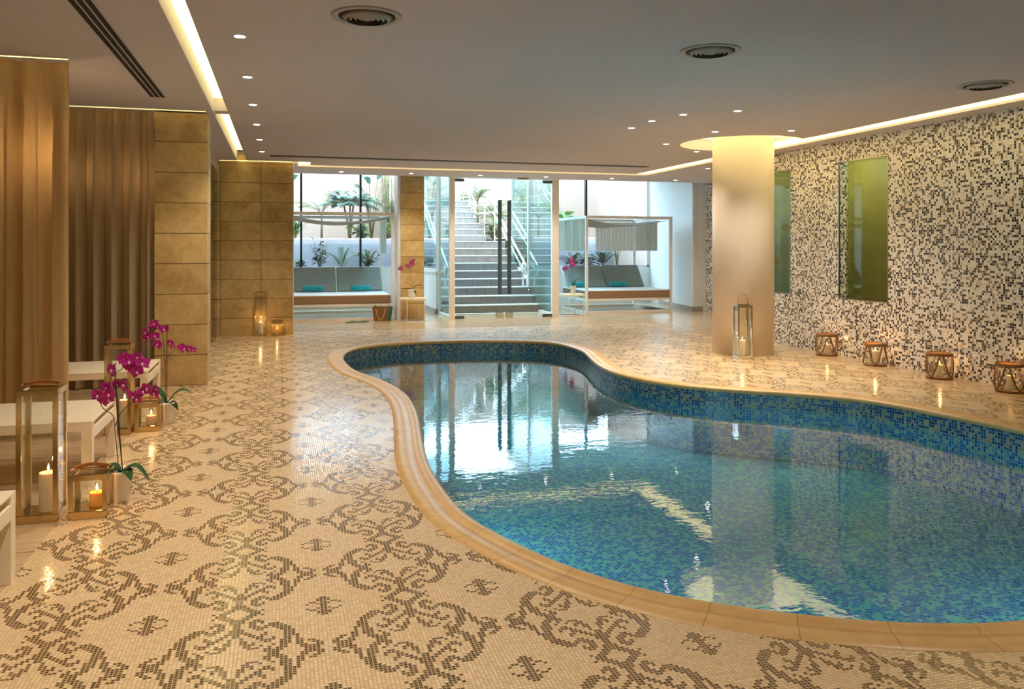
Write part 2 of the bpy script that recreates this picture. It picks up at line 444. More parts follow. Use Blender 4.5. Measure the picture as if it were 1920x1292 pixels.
# ------------------------------------------------------------------ mesh builder
class MB:
    def __init__(self):
        self.v = []; self.f = []; self.uv = {}
    def quad(self, a, b, c, d):
        i = len(self.v); self.v += [a, b, c, d]; self.f.append((i, i + 1, i + 2, i + 3))
    def box(self, x0, x1, y0, y1, z0, z1):
        i = len(self.v)
        self.v += [(x0, y0, z0), (x1, y0, z0), (x1, y1, z0), (x0, y1, z0), (x0, y0, z1), (x1, y0, z1), (x1, y1, z1), (x0, y1, z1)]
        self.f += [(i, i + 3, i + 2, i + 1), (i + 4, i + 5, i + 6, i + 7), (i, i + 1, i + 5, i + 4), (i + 1, i + 2, i + 6, i + 5), (i + 2, i + 3, i + 7, i + 6), (i + 3, i, i + 4, i + 7)]
        return self
    def prism(self, poly, z0, z1):
        n = len(poly); i = len(self.v)
        self.v += [(x, y, z0) for x, y in poly] + [(x, y, z1) for x, y in poly]
        self.f.append(tuple(i + k for k in reversed(range(n)))); self.f.append(tuple(i + n + k for k in range(n)))
        for k in range(n):
            l = (k + 1) % n
            self.f.append((i + k, i + l, i + n + l, i + n + k))
        return self
    def lathe(self, prof, c=(0, 0, 0), seg=32, caps=True):
        i = len(self.v); n = len(prof)
        for r, z in prof:
            for k in range(seg):
                a = 2 * PI * k / seg
                self.v.append((c[0] + r * math.cos(a), c[1] + r * math.sin(a), c[2] + z))
        for j in range(n - 1):
            for k in range(seg):
                l = (k + 1) % seg
                self.f.append((i + j * seg + k, i + j * seg + l, i + (j + 1) * seg + l, i + (j + 1) * seg + k))
        if caps:
            if prof[0][0] > 1e-6: self.f.append(tuple(i + k for k in reversed(range(seg))))
            if prof[-1][0] > 1e-6: self.f.append(tuple(i + (n - 1) * seg + k for k in range(seg)))
        return self
    def tube(self, pts, r, seg=8, closed=False, flat=None):
        pts = [Vector(p) for p in pts]; n = len(pts); i0 = len(self.v)
        rs = r if isinstance(r, (list, tuple)) else [r] * n
        up = Vector((0, 0, 1)); prev = None
        for k, p in enumerate(pts):
            if closed: t = pts[(k + 1) % n] - pts[k - 1]
            else: t = pts[min(k + 1, n - 1)] - pts[max(k - 1, 0)]
            t.normalize()
            if prev is None:
                a = up.cross(t)
                if a.length < 1e-3: a = Vector((1, 0, 0)).cross(t)
            else:
                a = prev - t * prev.dot(t)
            a.normalize(); prev = a; b = t.cross(a)
            fa, fb = flat if flat else (1, 1)
            for j in range(seg):
                an = 2 * PI * j / seg
                q = p + a * (math.cos(an) * rs[k] * fa) + b * (math.sin(an) * rs[k] * fb)
                self.v.append(tuple(q))
        m = n if closed else n - 1
        for k in range(m):
            for j in range(seg):
                l = (j + 1) % seg; k2 = (k + 1) % n
                self.f.append((i0 + k * seg + j, i0 + k * seg + l, i0 + k2 * seg + l, i0 + k2 * seg + j))
        if not closed:
            self.f.append(tuple(i0 + j for j in reversed(range(seg))))
            self.f.append(tuple(i0 + (n - 1) * seg + j for j in range(seg)))
        return self
    def grid(self, fn, nu, nv):
        i = len(self.v)
        for a in range(nu + 1):
            for b in range(nv + 1):
                self.v.append(tuple(fn(a / nu, b / nv)))
        for a in range(nu):
            for b in range(nv):
                self.f.append((i + a * (nv + 1) + b, i + (a + 1) * (nv + 1) + b, i + (a + 1) * (nv + 1) + b + 1, i + a * (nv + 1) + b + 1))
        return self
    def ball(self, c, r, seg=12, rings=8, sc=(1, 1, 1)):
        prof = []
        i = len(self.v)
        for j in range(rings + 1):
            th = PI * j / rings
            for k in range(seg):
                a = 2 * PI * k / seg
                self.v.append((c[0] + r * sc[0] * math.sin(th) * math.cos(a), c[1] + r * sc[1] * math.sin(th) * math.sin(a), c[2] - r * sc[2] * math.cos(th)))
        for j in range(rings):
            for k in range(seg):
                l = (k + 1) % seg
                self.f.append((i + j * seg + k, i + j * seg + l, i + (j + 1) * seg + l, i + (j + 1) * seg + k))
        return self
    def rbox(self, x0, x1, y0, y1, z0, z1, r, seg=3):
        """rounded box through a temporary bevel"""
        bm = bmesh.new()
        vs_ = [bm.verts.new(p) for p in [(x0, y0, z0), (x1, y0, z0), (x1, y1, z0), (x0, y1, z0), (x0, y0, z1), (x1, y0, z1), (x1, y1, z1), (x0, y1, z1)]]
        for f in [(0, 3, 2, 1), (4, 5, 6, 7), (0, 1, 5, 4), (1, 2, 6, 5), (2, 3, 7, 6), (3, 0, 4, 7)]:
            bm.faces.new([vs_[k] for k in f])
        bmesh.ops.bevel(bm, geom=list(bm.edges), offset=r, segments=seg, profile=0.5, affect='EDGES')
        bm.verts.ensure_lookup_table(); bm.verts.index_update()
        i = len(self.v)
        self.v += [tuple(v.co) for v in bm.verts]
        self.f += [tuple(i + v.index for v in f.verts) for f in bm.faces]
        bm.free()
        return self
    def xf(self, mat, start=0):
        for k in range(start, len(self.v)):
            self.v[k] = tuple(mat @ Vector(self.v[k]))
        return self
    def build(self, name, mat, parent=None, smooth=False, bevel=0.0, loc=None):
        me = bpy.data.meshes.new(name)
        me.from_pydata(self.v, [], self.f)
        me.update()
        o = bpy.data.objects.new(name, me)
        COL.objects.link(o)
        me.materials.append(M[mat] if isinstance(mat, str) else mat)
        if smooth:
            me.polygons.foreach_set('use_smooth', [True] * len(me.polygons))
        if bevel:
            md = o.modifiers.new('bevel', 'BEVEL'); md.width = bevel; md.segments = 2; md.limit_method = 'ANGLE'
        if parent: o.parent = parent
        if loc: o.location = loc
        return o

def tag(o, label, cat, group=None):
    o['label'] = label; o['category'] = cat
    if group: o['group'] = group
    return o
def thing(name, label, cat, loc=(0, 0, 0), rz=0.0, group=None):
    o = bpy.data.objects.new(name, None)
    o.empty_display_size = 0.1
    COL.objects.link(o)
    o.location = loc; o.rotation_euler = (0, 0, rz)
    return tag(o, label, cat, group)
def struct(o):
    o['kind'] = 'structure'; return o
def sbox(name, mat, *b, bevel=0.0):
    return struct(MB().box(*b).build(name, mat, bevel=bevel))
def dup(root, loc, rz=None, label=None, group=None):
    r = root.copy(); COL.objects.link(r); r.location = loc
    if rz is not None: r.rotation_euler = (0, 0, rz)
    if label: r['label'] = label
    if group: r['group'] = group
    for ch in list(root.children):
        c = ch.copy(); COL.objects.link(c); c.parent = r
        for g in list(ch.children):
            d = g.copy(); COL.objects.link(d); d.parent = c
    return r
def rot(deg, ax='Z'): return Matrix.Rotation(math.radians(deg), 4, ax)
def tr(*p): return Matrix.Translation(Vector(p))

# ================================================================== POOL OUTLINE
outer_pts = [(0.536,10.294),(0.565,9.419),(0.634,8.985),(0.767,8.536),(0.866,8.076),(0.917,7.502),(0.895,6.936),(0.847,6.422),(0.740,5.573),
    (0.690,5.072),(0.678,4.600),(0.697,4.105),(0.778,3.734),(0.937,3.308),(1.107,3.010),(1.252,2.828),(1.397,2.685),(1.632,2.508),(1.930,2.340),
    (2.208,2.230),(2.50,2.165),(2.95,2.15),(3.5,2.27),(4.15,2.60),(4.80,3.15),(5.25,3.80),(5.46,4.45),
    (5.464,4.976),(5.383,5.485),(5.290,5.959),(5.084,6.400),(4.648,6.826),(4.303,7.085),(3.929,7.464),(3.746,7.918),(3.689,8.40),(3.760,9.00),
    (3.93,9.70),(4.02,10.15),(4.03,10.60),(3.97,11.02),(3.80,11.35),(3.52,11.58),(2.923,11.80),(2.421,11.89),(1.879,11.88),(1.337,11.75),(0.893,11.43),(0.662,11.02)]
def catmull(pts, sub=10):
    n = len(pts); out = []
    for i in range(n):
        p0, p1, p2, p3 = [np.array(pts[(i + k) % n], float) for k in (-1, 0, 1, 2)]
        for s in range(sub):
            t = s / sub
            out.append(0.5 * ((2 * p1) + (-p0 + p2) * t + (2 * p0 - 5 * p1 + 4 * p2 - p3) * t * t + (-p0 + 3 * p1 - 3 * p2 + p3) * t ** 3))
    return np.array(out)
curve = catmull(outer_pts, 8)
for _ in range(6):   # relax
    curve = 0.5 * curve + 0.25 * (np.roll(curve, 1, 0) + np.roll(curve, -1, 0))
# even arc-length resampling
def resample(c, step):
    c2 = np.vstack([c, c[:1]]); seg = np.linalg.norm(np.diff(c2, axis=0), axis=1); L = np.r_[0, np.cumsum(seg)]
    n = int(L[-1] / step); s = np.linspace(0, L[-1], n, endpoint=False)
    return np.c_[np.interp(s, L, c2[:, 0]), np.interp(s, L, c2[:, 1])], L[-1]
curve, CLEN = resample(curve, 0.05)
area2 = np.sum(curve[:, 0] * np.roll(curve[:, 1], -1) - np.roll(curve[:, 0], -1) * curve[:, 1])
if area2 < 0: curve = curve[::-1].copy()
tan = np.roll(curve, -1, 0) - np.roll(curve, 1, 0); tan /= np.linalg.norm(tan, axis=1)[:, None]
inn = np.c_[-tan[:, 1], tan[:, 0]]       # inward (counter-clockwise contour)
def off(d): return curve + inn * d

def ring_mesh(name, mat, prof, smooth=True):
    """prof: list of (inward offset, z); swept round the pool contour with UV = (arc length, profile length)"""
    n = len(curve); vs_, fs, uvs = [], [], []
    rings = [off(d) for d, z in prof]
    for (d, z), r in zip(prof, rings):
        vs_ += [(float(p[0]), float(p[1]), z) for p in r]
    acc = [0.0]
    for a, b in zip(prof[:-1], prof[1:]): acc.append(acc[-1] + math.hypot(b[0] - a[0], b[1] - a[1]))
    step = CLEN / n
    for j in range(len(prof) - 1):
        for k in range(n):
            l = (k + 1) % n
            fs.append((j * n + k, j * n + l, (j + 1) * n + l, (j + 1) * n + k))
            u0, u1 = k * step, (k + 1) * step
            uvs += [(u0, acc[j]), (u1, acc[j]), (u1, acc[j + 1]), (u0, acc[j + 1])]
    me = bpy.data.meshes.new(name); me.from_pydata(vs_, [], fs)
    uvl = me.uv_layers.new(name='UVMap')
    uvl.data.foreach_set('uv', np.array(uvs, dtype=np.float32).ravel())
    me.materials.append(M[mat]); me.update()
    if smooth: me.polygons.foreach_set('use_smooth', [True] * len(me.polygons))
    o = bpy.data.objects.new(name, me); COL.objects.link(o)
    return o

pool = thing('swimming_pool', 'curving indoor swimming pool lined with blue and pale green mosaic', 'pool', (2.8, 6.8, 0))
def to_pool(o, name=None):
    o.parent = pool; o.matrix_parent_inverse = Matrix.Translation((-2.8, -6.8, 0)); return o
cop = ring_mesh('coping', 'coping_stone', [(0.0, -0.02), (0.0, 0.004), (0.115, 0.005), (0.122, -0.002), (0.130, 0.004), (0.145, 0.014), (0.175, 0.016), (0.197, 0.008), (0.205, -0.008), (0.200, -0.026), (0.188, -0.032)])
to_pool(cop)
pw = ring_mesh('pool_wall', 'pool_wall_mosaic', [(0.190, -0.03), (0.190, -0.3), (0.190, -0.62)]); to_pool(pw)
tri_floor = tessellate_polygon([[Vector((p[0], p[1], 0)) for p in off(0.19)]])
def flat_poly(name, mat, z, pts, tris):
    me = bpy.data.meshes.new(name)
    me.from_pydata([(float(p[0]), float(p[1]), z) for p in pts], [], [tuple(t) for t in tris])
    bm = bmesh.new(); bm.from_mesh(me); bmesh.ops.recalc_face_normals(bm, faces=bm.faces)
    for f in bm.faces:
        if f.normal.z < 0: f.normal_flip()
    bm.to_mesh(me); bm.free()
    me.materials.append(M[mat]); o = bpy.data.objects.new(name, me); COL.objects.link(o); return o
to_pool(flat_poly('pool_floor', 'pool_floor_mosaic', -0.62, off(0.19), tri_floor))
wt = flat_poly('water', 'water', -0.155, off(0.188), tri_floor)
tag(wt, 'still clear blue-green water filling the pool', 'water')

# added underwater fill lamps, hidden at the near wall, brightening the pool bottom
for k, (x, y, az) in enumerate([(1.28, 3.25, -20), (2.6, 2.45, 0), (4.2, 2.85, 20), (0.98, 5.0, -70)]):
    t_ = thing('pool_fill_lamp', 'added unseen underwater fill lamp at the near pool wall, number %s from the left' % ('two', 'three', 'four', 'one')[k], 'fill lamp', (x, y, -0.40), math.radians(az))
    MB().lathe([(0.0, 0.0), (0.09, 0.0), (0.11, 0.012), (0.11, 0.03)], seg=24, caps=False).xf(rot(-90, 'X') @ rot(180, 'X')).build('housing', 'white_metal', t_, smooth=True)
    l_ = bpy.data.lights.new('beam', 'SPOT'); l_.energy = 34; l_.color = (0.70, 0.93, 1.0); l_.shadow_soft_size = 0.09; l_.spot_size = math.radians(160); l_.spot_blend = 0.6
    b_ = bpy.data.objects.new('beam', l_); COL.objects.link(b_); b_.parent = t_; b_.location = (0, 0.05, 0); b_.rotation_euler = (math.radians(78), 0, 0)

# ================================================================== FLOOR MOSAIC (tile by tile)
HALF = {0:[1,2],1:[0,1,2,3],2:[0,1,3,4],3:[0,1,4],4:[0,1,2],5:[1,2,3,4,5],6:[3,4,5,6,7,8],7:[8,9,10,11],8:list(range(4,14)),9:list(range(2,15)),
 10:[1,2,3,4,5,6,12,13,14,15],11:[0,1,2,13,14,15,16],12:[0,1,4,7,8,14,15,16],13:[0,1,2,3,6,7,15,16],14:[1,2,6,7,10,11,14,15],15:[4,7,8,9,10,13,14,17,18,22],
 16:[3,8,9,13,14,15,18,19,23],17:[3,5,6,9,10,14,15,16,17,18,19,22,23],18:[3,4,5,10,11,15,16,17,18,21,22,23],19:[4,5,6,7,11,12,20,21,22],
 20:[6,7,8,9,12,13,14,18,19,20,21],21:list(range(10,21))}
MOT = {0:[1],1:[2],2:[2],3:[1,3,4],4:[0,1,2,3,4,5]}
cell = np.zeros((46, 48), bool)
for c, ks in HALF.items():
    for cc in (c, 43 - c):
        for k in ks:
            cell[(cc + 1) % 46, (24 + k) % 48] = True
            cell[(cc + 1) % 46, (23 - k) % 48] = True
for c, ks in MOT.items():
    for cc in (c, 9 - c):
        for k in ks:
            cell[(cc - 5) % 46, k] = True
            cell[(cc - 5) % 46, (-1 - k) % 48] = True

FX0, FX1, FY0, FY1 = -1.055, 6.38, -2.0, 13.7
def floor_mosaic():
    iu0 = math.floor((FX0 - MX0) / TU); iu1 = math.floor((FX1 - MX0) / TU)
    iv0 = math.floor((FY0 - MY0) / TV); iv1 = math.floor((FY1 - MY0) / TV)
    us = np.arange(iu0, iu1 + 1); vsv = np.arange(iv0, iv1 + 1)
    inner = off(0.06)
    ax, ay = inner[:, 0], inner[:, 1]; bx, by = np.roll(ax, -1), np.roll(ay, -1)
    verts, faces, mats = [], [], []
    for iv in vsv:
        yc = MY0 + (iv + 0.5) * TV
        cr = ((ay > yc) != (by > yc))
        xs = np.sort(ax[cr] + (yc - ay[cr]) / (by[cr] - ay[cr]) * (bx[cr] - ax[cr]))
        xc = MX0 + (us + 0.5) * TU
        inside = (np.searchsorted(xs, xc) % 2) == 1
        dark = cell[us % 46, iv % 48]
        code = np.where(inside, -1, dark.astype(int))
        brk = np.flatnonzero(np.diff(code)) + 1
        st = np.r_[0, brk]; en = np.r_[brk, len(code)]
        y0 = max(FY0, MY0 + iv * TV); y1 = min(FY1, MY0 + (iv + 1) * TV)
        for a, b in zip(st, en):
            if code[a] < 0: continue
            x0 = max(FX0, MX0 + us[a] * TU); x1 = min(FX1, MX0 + (us[b - 1] + 1) * TU)
            i = len(verts)
            verts += [(x0, y0, 0), (x1, y0, 0), (x1, y1, 0), (x0, y1, 0)]
            faces.append((i, i + 1, i + 2, i + 3)); mats.append(int(code[a]))
    me = bpy.data.meshes.new('floor'); me.from_pydata(verts, [], faces)
    me.materials.append(M['mosaic_cream']); me.materials.append(M['mosaic_brown'])
    me.polygons.foreach_set('material_index', mats); me.update()
    o = bpy.data.objects.new('floor', me); COL.objects.link(o)
    return struct(o)
floor_mosaic()
# slab below, beige tiled floors round the mosaic
for i, b in enumerate([(-5.0, FX0, -4.0, 19.2), (FX1, 9.3, -4.0, 13.7), (FX0, FX1, -4.0, FY0), (FX0, 9.3, 13.7, 15.5), (FX0, 3.2, 15.5, 19.3), (5.3, 9.3, 15.5, 19.3)]):
    struct(MB().box(b[0], b[1], b[2], b[3], -0.2, 0.0).build('floor', 'beige_floor_tile'))
struct(MB().box(3.2, 5.3, 15.5, 16.65, -0.2, -0.002).build('floor', 'beige_floor_tile'))

# ================================================================== CEILING
CH = 2.7
RC = (5.72, 9.38); RR = 0.78
def ceiling():
    # main panel, with the ring round the column opening into the right-hand light slot
    x1 = 6.2
    dy = math.sqrt(RR ** 2 - (x1 - RC[0]) ** 2)
    a0 = math.atan2(-dy, x1 - RC[0]); a1 = math.atan2(dy, x1 - RC[0])
    arc = []
    for k in range(61):     # from lower right, clockwise through the left, to upper right
        a = a0 - (2 * PI - (a1 - a0)) * k / 60
        arc.append((RC[0] + RR * math.cos(a), RC[1] + RR * math.sin(a)))
    poly = [(-0.5, -4.0), (x1, -4.0), (x1, arc[0][1] - 0.18), (x1 - 0.03, arc[0][1] - 0.05)] + arc + [(x1 - 0.03, arc[-1][1] + 0.05), (x1, arc[-1][1] + 0.18), (x1, 13.7), (0.46, 13.7), (0.46, 13.22), (-0.5, 13.22)]
    m = MB()
    tr_ = tessellate_polygon([[Vector((x, y, 0)) for x, y in poly]])
    n = len(poly)
    m.v = [(x, y, CH) for x, y in poly] + [(x, y, CH + 0.16) for x, y in poly]
    for t in tr_: m.f.append((t[0], t[2], t[1]))
    for t in tr_: m.f.append((t[0] + n, t[1] + n, t[2] + n))
    for k in range(n):
        l = (k + 1) % n
        m.f.append((k, l, n + l, n + k))
    o = m.build('ceiling', 'ceiling_paint')
    bm = bmesh.new(); bm.from_mesh(o.data); bmesh.ops.recalc_face_normals(bm, faces=bm.faces); bm.to_mesh(o.data); bm.free()
    struct(o)
    # left ceiling, right soffit, back soffit
    sbox('ceiling', 'ceiling_paint', -5.0, -0.64, -4.0, 8.78, CH, CH + 0.16)
    sbox('ceiling', 'ceiling_paint', -5.0, -0.64, 8.78, 13.4, CH, CH + 0.16)
    sbox('ceiling', 'ceiling_paint', -0.66, -0.50, 8.72, 8.92, CH + 0.03, CH + 0.16)
    sbox('ceiling', 'ceiling_paint', 6.5, 9.2, -4.0, 13.95, CH, CH + 0.16)
    sbox('ceiling', 'ceiling_paint', 0.27, 9.2, 13.95, 15.22, CH, CH + 0.16)
    sbox('ceiling', 'ceiling_paint', -5.0, 0.27, 13.4, 15.22, CH, CH + 0.16)
    sbox('ceiling', 'ceiling_paint', 0.19, 0.27, 12.94, 13.95, CH - 0.0, CH + 0.16) if False else None
    # slab above
    sbox('ceiling', 'ceiling_paint', -5.1, 9.3, -4.1, 15.22, CH + 0.17, CH + 0.45)
ceiling()
# bay ceilings and an unseen upper block added to shade the stairwell
sbox('ceiling', 'white_paint', -1.3, 3.2, 15.22, 19.3, 3.3, 3.5)
sbox('ceiling', 'white_paint', 5.3, 9.3, 15.22, 19.3, 3.3, 3.5)
sbox('wall_back', 'white_paint', -5.1, 9.3, 15.02, 15.22, CH + 0.45, 3.6)
sbox('wall_back', 'garden_wall_paint', -5.1, 9.3, 11.0, 15.22, 3.6, 6.2)
# light slots: warm strips in the recesses
def cove(name_label, x0, x1, y0, y1, mat='cove_led', z=CH + 0.155):
    o = MB().box(x0, x1, y0, y1, z, z + 0.01).build('cove_light', mat)
    return tag(o, name_label, 'light strip')
cove('glowing yellow light strip recessed in the ceiling above the near left floor', -0.64, -0.50, -4.0, 8.70)
cove('short glowing light strip recessed in the ceiling between pillar and rear stone wall', -0.64, -0.50, 8.93, 13.20)
cove('long warm light strip recessed along the right mosaic wall', 6.2, 6.5, -4.0, 13.94, 'cove_led_soft', CH + 0.025)
cove('thin warm light strip running across the ceiling before the glass front', 0.46, 6.2, 13.70, 13.95, 'cove_led_soft', CH + 0.025)
cove('small warm light strip at the corner of the rear stone wall', 0.20, 0.46, 13.24, 13.95, 'cove_led_soft', CH + 0.025)
cove('thin bright light strip on the ceiling edge above the rear curtain and stone pillar', -3.6, -0.71, 8.60, 8.62, 'cove_led_edge', CH - 0.003)
cove('thin bright light strip on the ceiling edge above the sheer curtain', -3.6, -1.46, 6.49, 6.51, 'cove_led_edge', CH - 0.003)
cove('thin bright light strip on the ceiling edge above the rear stone wall', -0.90, 0.18, 13.27, 13.29, 'cove_led_edge', CH - 0.003)
rg = MB()
def rgf(u, v):
    a = 2 * PI * u; r = 0.36 + (RR - 0.02 - 0.36) * v
    return (RC[0] + 0.03 + r * math.cos(a), RC[1] + r * math.sin(a), CH + 0.15)
rg.grid(rgf, 64, 2)
tag(rg.build('cove_light', 'cove_led_ring'), 'round warm light ring recessed in the ceiling about the column', 'light ring')

# ================================================================== WALLS
WX = 6.8
def wall_with_openings():
    m = MB(); ops = [(8.0, 8.893), (9.9, 10.8)]; z0, z1 = 0.715, 2.445; t = 0.14
    ys = [-4.0] + [v for o in ops for v in o] + [11.4]
    for k in range(0, len(ys), 2): m.box(WX, WX + t, ys[k], ys[k + 1], 0, CH)
    for a, b in ops: m.box(WX, WX + t, a, b, 0, z0); m.box(WX, WX + t, a, b, z1, CH)
    struct(m.build('wall_right', 'wall_mosaic'))
    for n, (a, b) in enumerate(ops):
        w = MB()
        e = 0.012
        w.box(WX - 0.004, WX + 0.02, a, a + e, z0, z1); w.box(WX - 0.004, WX + 0.02, b - e, b, z0, z1)
        w.box(WX - 0.004, WX + 0.02, a, b, z0, z0 + e); w.box(WX - 0.004, WX + 0.02, a, b, z1 - e, z1)
        root = struct(w.build('window_%d' % (n + 1), 'steel'))
        MB().box(WX + 0.11, WX + 0.12, a + 0.001, b - 0.001, z0 + 0.001, z1 - 0.001).build('window_pane', 'green_glass', root)
wall_with_openings()
sbox('wall_right', 'wall_mosaic', WX, 8.97, 11.26, 11.4, 0, CH)
sbox('wall_right', 'wall_mosaic', 8.83, 8.97, 11.4, 16.0, 0, CH)
# steam room behind the two openings
sbox('wall_right', 'green_plaster', 8.2, 8.3, 7.2, 11.26, 0, CH)
sbox('wall_right', 'green_plaster', WX + 0.141, 8.3, 7.1, 7.2, 0, CH)
sbox('wall_right', 'green_plaster', WX + 0.141, 8.3, 11.2, 11.259, 0, CH)
sbox('floor', 'green_plaster', WX + 0.141, 8.3, 7.2, 11.2, 0.001, 0.03)
for k, yy in enumerate((8.3, 10.2)):  # unseen lamps added to brighten the green room behind the panes
    t_ = thing('steam_fill_lamp', 'added unseen fill lamp on the green steam room ceiling, %s one' % ('nearer', 'farther')[k], 'ceiling light', (7.6, yy, CH - 0.02))
    MB().lathe([(0.0, -0.01), (0.06, -0.01), (0.08, 0.0), (0.08, 0.02)], seg=24, caps=False).build('housing', 'white_metal', t_, smooth=True)
    l_ = bpy.data.lights.new('bulb', 'POINT'); l_.energy = 20; l_.color = (1.0, 0.95, 0.74); l_.shadow_soft_size = 0.1
    b_ = bpy.data.objects.new('bulb', l_); COL.objects.link(b_); b_.parent = t_; b_.location = (0, 0, -0.12)
# angled white wall of the right-hand bay
m = MB().prism([(8.51, 15.92), (9.08, 19.3), (9.3, 19.3), (9.3, 15.92)], 0, 3.4); struct(m.build('wall_right', 'white_paint'))
m = MB().prism([(8.52, 15.90), (8.83, 15.95), (9.3, 16.0), (9.3, 15.921), (8.52, 15.921)], 0, CH); struct(m.build('wall_right', 'white_paint'))
m = MB().prism([(8.497, 15.90), (9.066, 19.2), (9.08, 19.2), (8.51, 15.90)], 0, 0.1); struct(m.build('baseboard_right', 'baseboard_stone'))
m = MB().prism([(8.497, 15.88), (8.829, 15.93), (8.829, 15.95), (8.51, 15.90)], 0, 0.1); struct(m.build('baseboard_right', 'baseboard_stone'))
sbox('wall_right', 'white_paint', 9.3, 9.4, -4.1, 19.3, 0, 3.4)
sbox('wall_left', 'white_paint', -5.1, -5.0, -4.1, 15.3, 0, CH)
sbox('wall_front', 'white_paint', -5.1, 9.3, -4.1, -4.0, 0, CH)
# stone pillar at the curtains, stone wall further back, dark glass between them
sbox('wall_left', 'stone_pillar', -1.185, -0.70, 8.67, 9.06, 0, CH - 0.012)
sbox('wall_left', 'dark_glass', -0.96, -0.94, 9.06, 13.35, 0, 2.55)
sbox('wall_left', 'ceiling_paint', -0.97, -0.94, 9.06, 13.35, 2.551, CH)
sbox('wall_back', 'stone', -5.0, 0.187, 13.35, 13.62, 0, CH + 0.1)
sbox('trim_1', 'white_metal', 0.188, 0.20, 13.345, 13.62, 0, CH)
# left bay side wall
sbox('wall_left', 'white_paint', -1.3, -1.2, 13.62, 19.3, 0, 3.4)
# stone column beside the door, with its pale edge strip
sbox('wall_back', 'stone_column', 2.19, 2.63, 15.5, 15.98, 0, CH - 0.001 + 0.6)
sbox('trim_2', 'white_metal', 2.13, 2.188, 15.52, 15.98, 0, 3.3)
# low walls of the bays
sbox('wall_back', 'white_paint', -1.2, 3.2, 19.2, 19.35, 0, 0.88)
sbox('wall_back', 'white_paint', 5.42, 9.1, 19.2, 19.35, 0, 0.88)
sbox('wall_back', 'white_paint', 3.10, 3.20, 16.78, 19.2, 0, 0.82)
sbox('wall_back', 'white_paint', 5.42, 5.85, 17.9, 18.05, 0, 0.86)
sbox('wall_back', 'white_paint', 5.32, 5.42, 17.5, 19.35, 0, 0.86)
sbox('trim_3', 'white_metal', 3.07, 3.23, 16.74, 19.2, 0.82, 0.86)
sbox('baseboard_back', 'baseboard_stone', 3.08, 3.099, 16.76, 19.2, 0, 0.1)
sbox('baseboard_back', 'baseboard_stone', 3.08, 3.21, 16.755, 16.779, 0, 0.1)
sbox('baseboard_back', 'baseboard_stone', -1.2, 3.08, 19.18, 19.199, 0, 0.1)

# ---- glazing of the bays
def bay_window(idx, x0, x1, y, mull, z0=0.88, z1=3.3):
    f = MB()
    f.box(x0, x1, y + 0.02, y + 0.09, z0, z0 + 0.05); f.box(x0, x1, y + 0.02, y + 0.09, z1 - 0.05, z1)
    f.box(x0, x0 + 0.06, y + 0.02, y + 0.09, z0, z1); f.box(x1 - 0.06, x1, y + 0.02, y + 0.09, z0, z1)
    root = struct(f.build('window_%d' % idx, 'white_metal'))
    MB().box(x0 + 0.06, x1 - 0.06, y + 0.05, y + 0.06, z0 + 0.05, z1 - 0.05).build('window_pane', 'window_glass', root)
    for mx in mull:
        MB().box(mx - 0.022, mx + 0.022, y + 0.0, y + 0.1, z0, z1).build('mullion', 'silhouette_frame', root)
    return root
bay_window(3, -1.2, 3.2, 19.2, (-0.88, 0.45, 1.78))
bay_window(4, 5.42, 9.05, 19.2, (7.34,))
# side windows of the bays towards the steps
f = MB(); f.box(3.11, 3.19, 16.80, 16.86, 0.86, 3.3); f.box(3.11, 3.19, 19.10, 19.18, 0.86, 3.3); f.box(3.11, 3.19, 16.86, 19.10, 0.86, 0.91); f.box(3.11, 3.19, 16.86, 19.10, 3.25, 3.3)
w5 = struct(f.build('window_5', 'white_metal')); MB().box(3.145, 3.155, 16.86, 19.10, 0.91, 3.25).build('window_pane', 'side_glass', w5)
f = MB(); f.box(5.33, 5.41, 17.5, 17.56, 0.86, 3.3); f.box(5.33, 5.41, 19.12, 19.30, 0.86, 3.3); f.box(5.33, 5.41, 17.56, 19.12, 0.86, 0.91); f.box(5.33, 5.41, 17.56, 19.12, 3.25, 3.3)
w6 = struct(f.build('window_6', 'white_metal')); MB().box(5.365, 5.375, 17.56, 19.12, 0.91, 3.25).build('window_pane', 'side_glass', w6)
# entrance: posts, header, side panes
sbox('wall_back', 'white_paint', 3.10, 5.31, 15.36, 15.50, CH + 0.001, 3.5)
sbox('wall_back', 'white_paint', 3.10, 5.31, 15.22, 15.36, CH + 0.001, 3.5)
sbox('trim_4', 'white_metal', 3.10, 3.205, 15.38, 15.47, 0, CH, bevel=0.004)
sbox('trim_5', 'white_metal', 5.16, 5.30, 15.38, 15.47, 0, CH, bevel=0.004)
f = MB(); f.box(3.13, 3.19, 15.475, 16.77, 0.0, 0.05); f.box(3.13, 3.19, 15.475, 16.77, 3.24, 3.3); f.box(3.135, 3.185, 16.70, 16.745, 0.05, 3.24)
w7 = struct(f.build('window_7', 'white_metal')); MB().box(3.155, 3.165, 15.475, 16.70, 0.05, 3.24).build('window_pane', 'side_glass', w7)
f = MB(); f.box(5.27, 5.33, 15.475, 17.49, 0.0, 0.05); f.box(5.27, 5.33, 15.475, 17.49, 3.24, 3.3); f.box(5.275, 5.325, 17.42, 17.47, 0.05, 3.24)
w8 = struct(f.build('window_8', 'white_metal')); MB().box(5.295, 5.305, 15.475, 17.42, 0.05, 3.24).build('window_pane', 'side_glass', w8)
